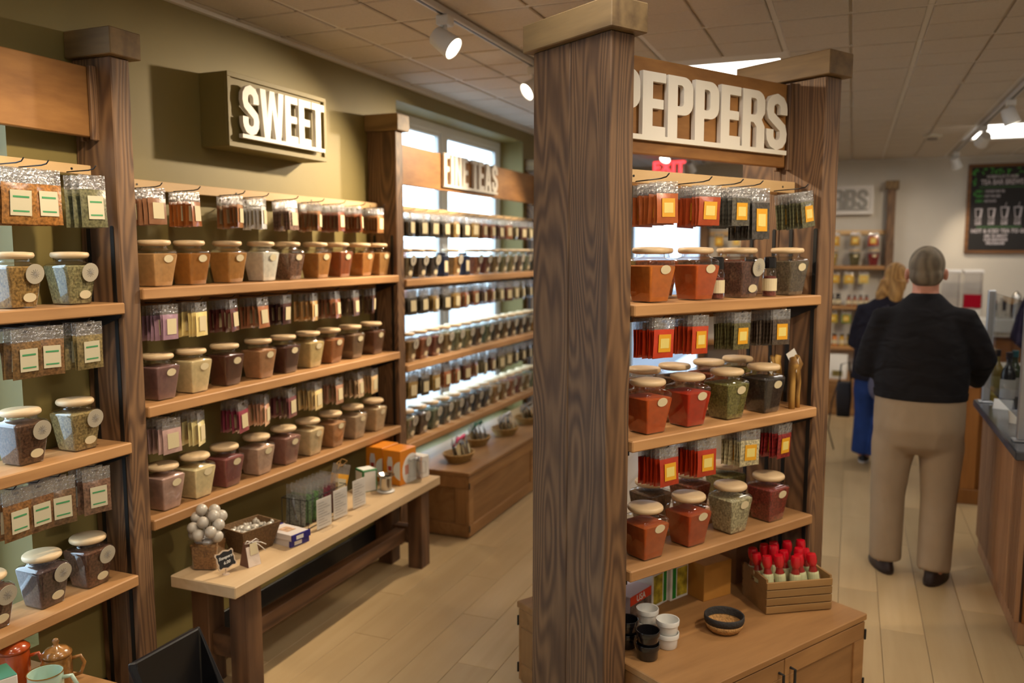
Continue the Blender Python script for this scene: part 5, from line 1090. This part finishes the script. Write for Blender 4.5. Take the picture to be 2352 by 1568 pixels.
person((.225, 7.12, 0), R(-12), woman, 'blond woman in dark jacket and blue jeans standing past the man')
t = empty('shoulder_bag', (.235, 6.93, .60), R(-12)); tag(t, 'soft grey-purple handbag hanging at the blond woman\'s hip', 'bag')
b = bmesh.new(); ball(b, (0, 0, .06), .085, .045, .12, 16); put('bag_body', mesh_of(b, True), mat('grey_purple', c(92, 90, 112), .7), t)
b = bmesh.new(); tube(b, [(-.05, 0, .15), (-.05, -.02, .35), (-.02, .0, .66), (.02, .06, .685), (.05, .06, .3), (.05, 0, .15)], .006, 6); put('strap', mesh_of(b, True), mat('grey_purple', c(92, 90, 112), .7), t)
t = empty('tote_bag', (-.02, 7.22, .36), 0); tag(t, 'black tote bag with a trailing strap left of the blond woman', 'bag')
b = bmesh.new(); sq(b, [(0, .05, .08, 5), (.16, .06, .09, 5), (.27, .055, .085, 4)], 20, capt=True); put('bag_body', mesh_of(b, True), mat('black_canvas', c(34, 32, 38), .8), t)
b = bmesh.new(); tube(b, [(-.04, 0, .26), (-.03, 0, .42), (.03, 0, .44), (.05, 0, .27)], .006, 6); tube(b, [(-.05, 0, .26), (-.09, 0, .1), (-.11, 0, -.12), (-.06, .02, -.3)], .005, 6); put('strap', mesh_of(b, True), mat('black_canvas', c(34, 32, 38), .8), t)
def hair_dark(b, hc, hr):
    ball(b, hc + Vector((0, -.014, .03)) * hr, .086 * hr, .098 * hr, .097 * hr, 20); ball(b, hc + Vector((0, -.06, -.04)) * hr, .07 * hr, .05 * hr, .08 * hr, 14)
staff = dict(head=(0, .05, 1.56), torso=[(0, 0, .86, .19, .14), (0, 0, .9, .195, .145), (0, 0, 1.05, .19, .14), (0, 0, 1.2, .195, .135), (0, .005, 1.32, .19, .12), (0, .015, 1.39, .14, .1), (0, .025, 1.43, .07, .07)],
             hips=[(0, 0, .60, .16, .11), (0, 0, .72, .18, .135), (0, 0, .88, .178, .135), (0, 0, .95, .17, .13)],
             legs={'L': ((-.09, 0, .70), (-.09, .02, .43), (-.09, .0, .07)), 'R': ((.09, 0, .70), (.09, .02, .43), (.09, .0, .07))}, lr=(.1, .08, .07),
             arms={'L': ((-.18, 0, 1.32), (-.26, .05, 1.06), (-.16, .28, .99), (.2, 1, -.1), (.2, 0, -1)), 'R': ((.18, 0, 1.32), (.25, .04, 1.07), (.16, .27, .99), (-.2, 1, -.1), (-.2, 0, -1))}, hs=.95, ak=.95, sleeve=.8,
             top_name='shirt', bot_name='trousers', top_m=cloth('navy_shirt', c(42, 36, 62), .1), bot_m=cloth('black_trousers', c(34, 34, 38), .1), shoe_m=mat('black_shoe', c(24, 24, 26), .5), hair=hair_dark, hair_m=wood('dark_hair', c(86, 60, 44), c(40, 28, 22), 'Z', ring=30, stretch=.25, contrast=1.0))
person((1.42, 7.08, 0), R(170), staff, 'staff member in navy shirt behind the service counter, cut by the right edge')
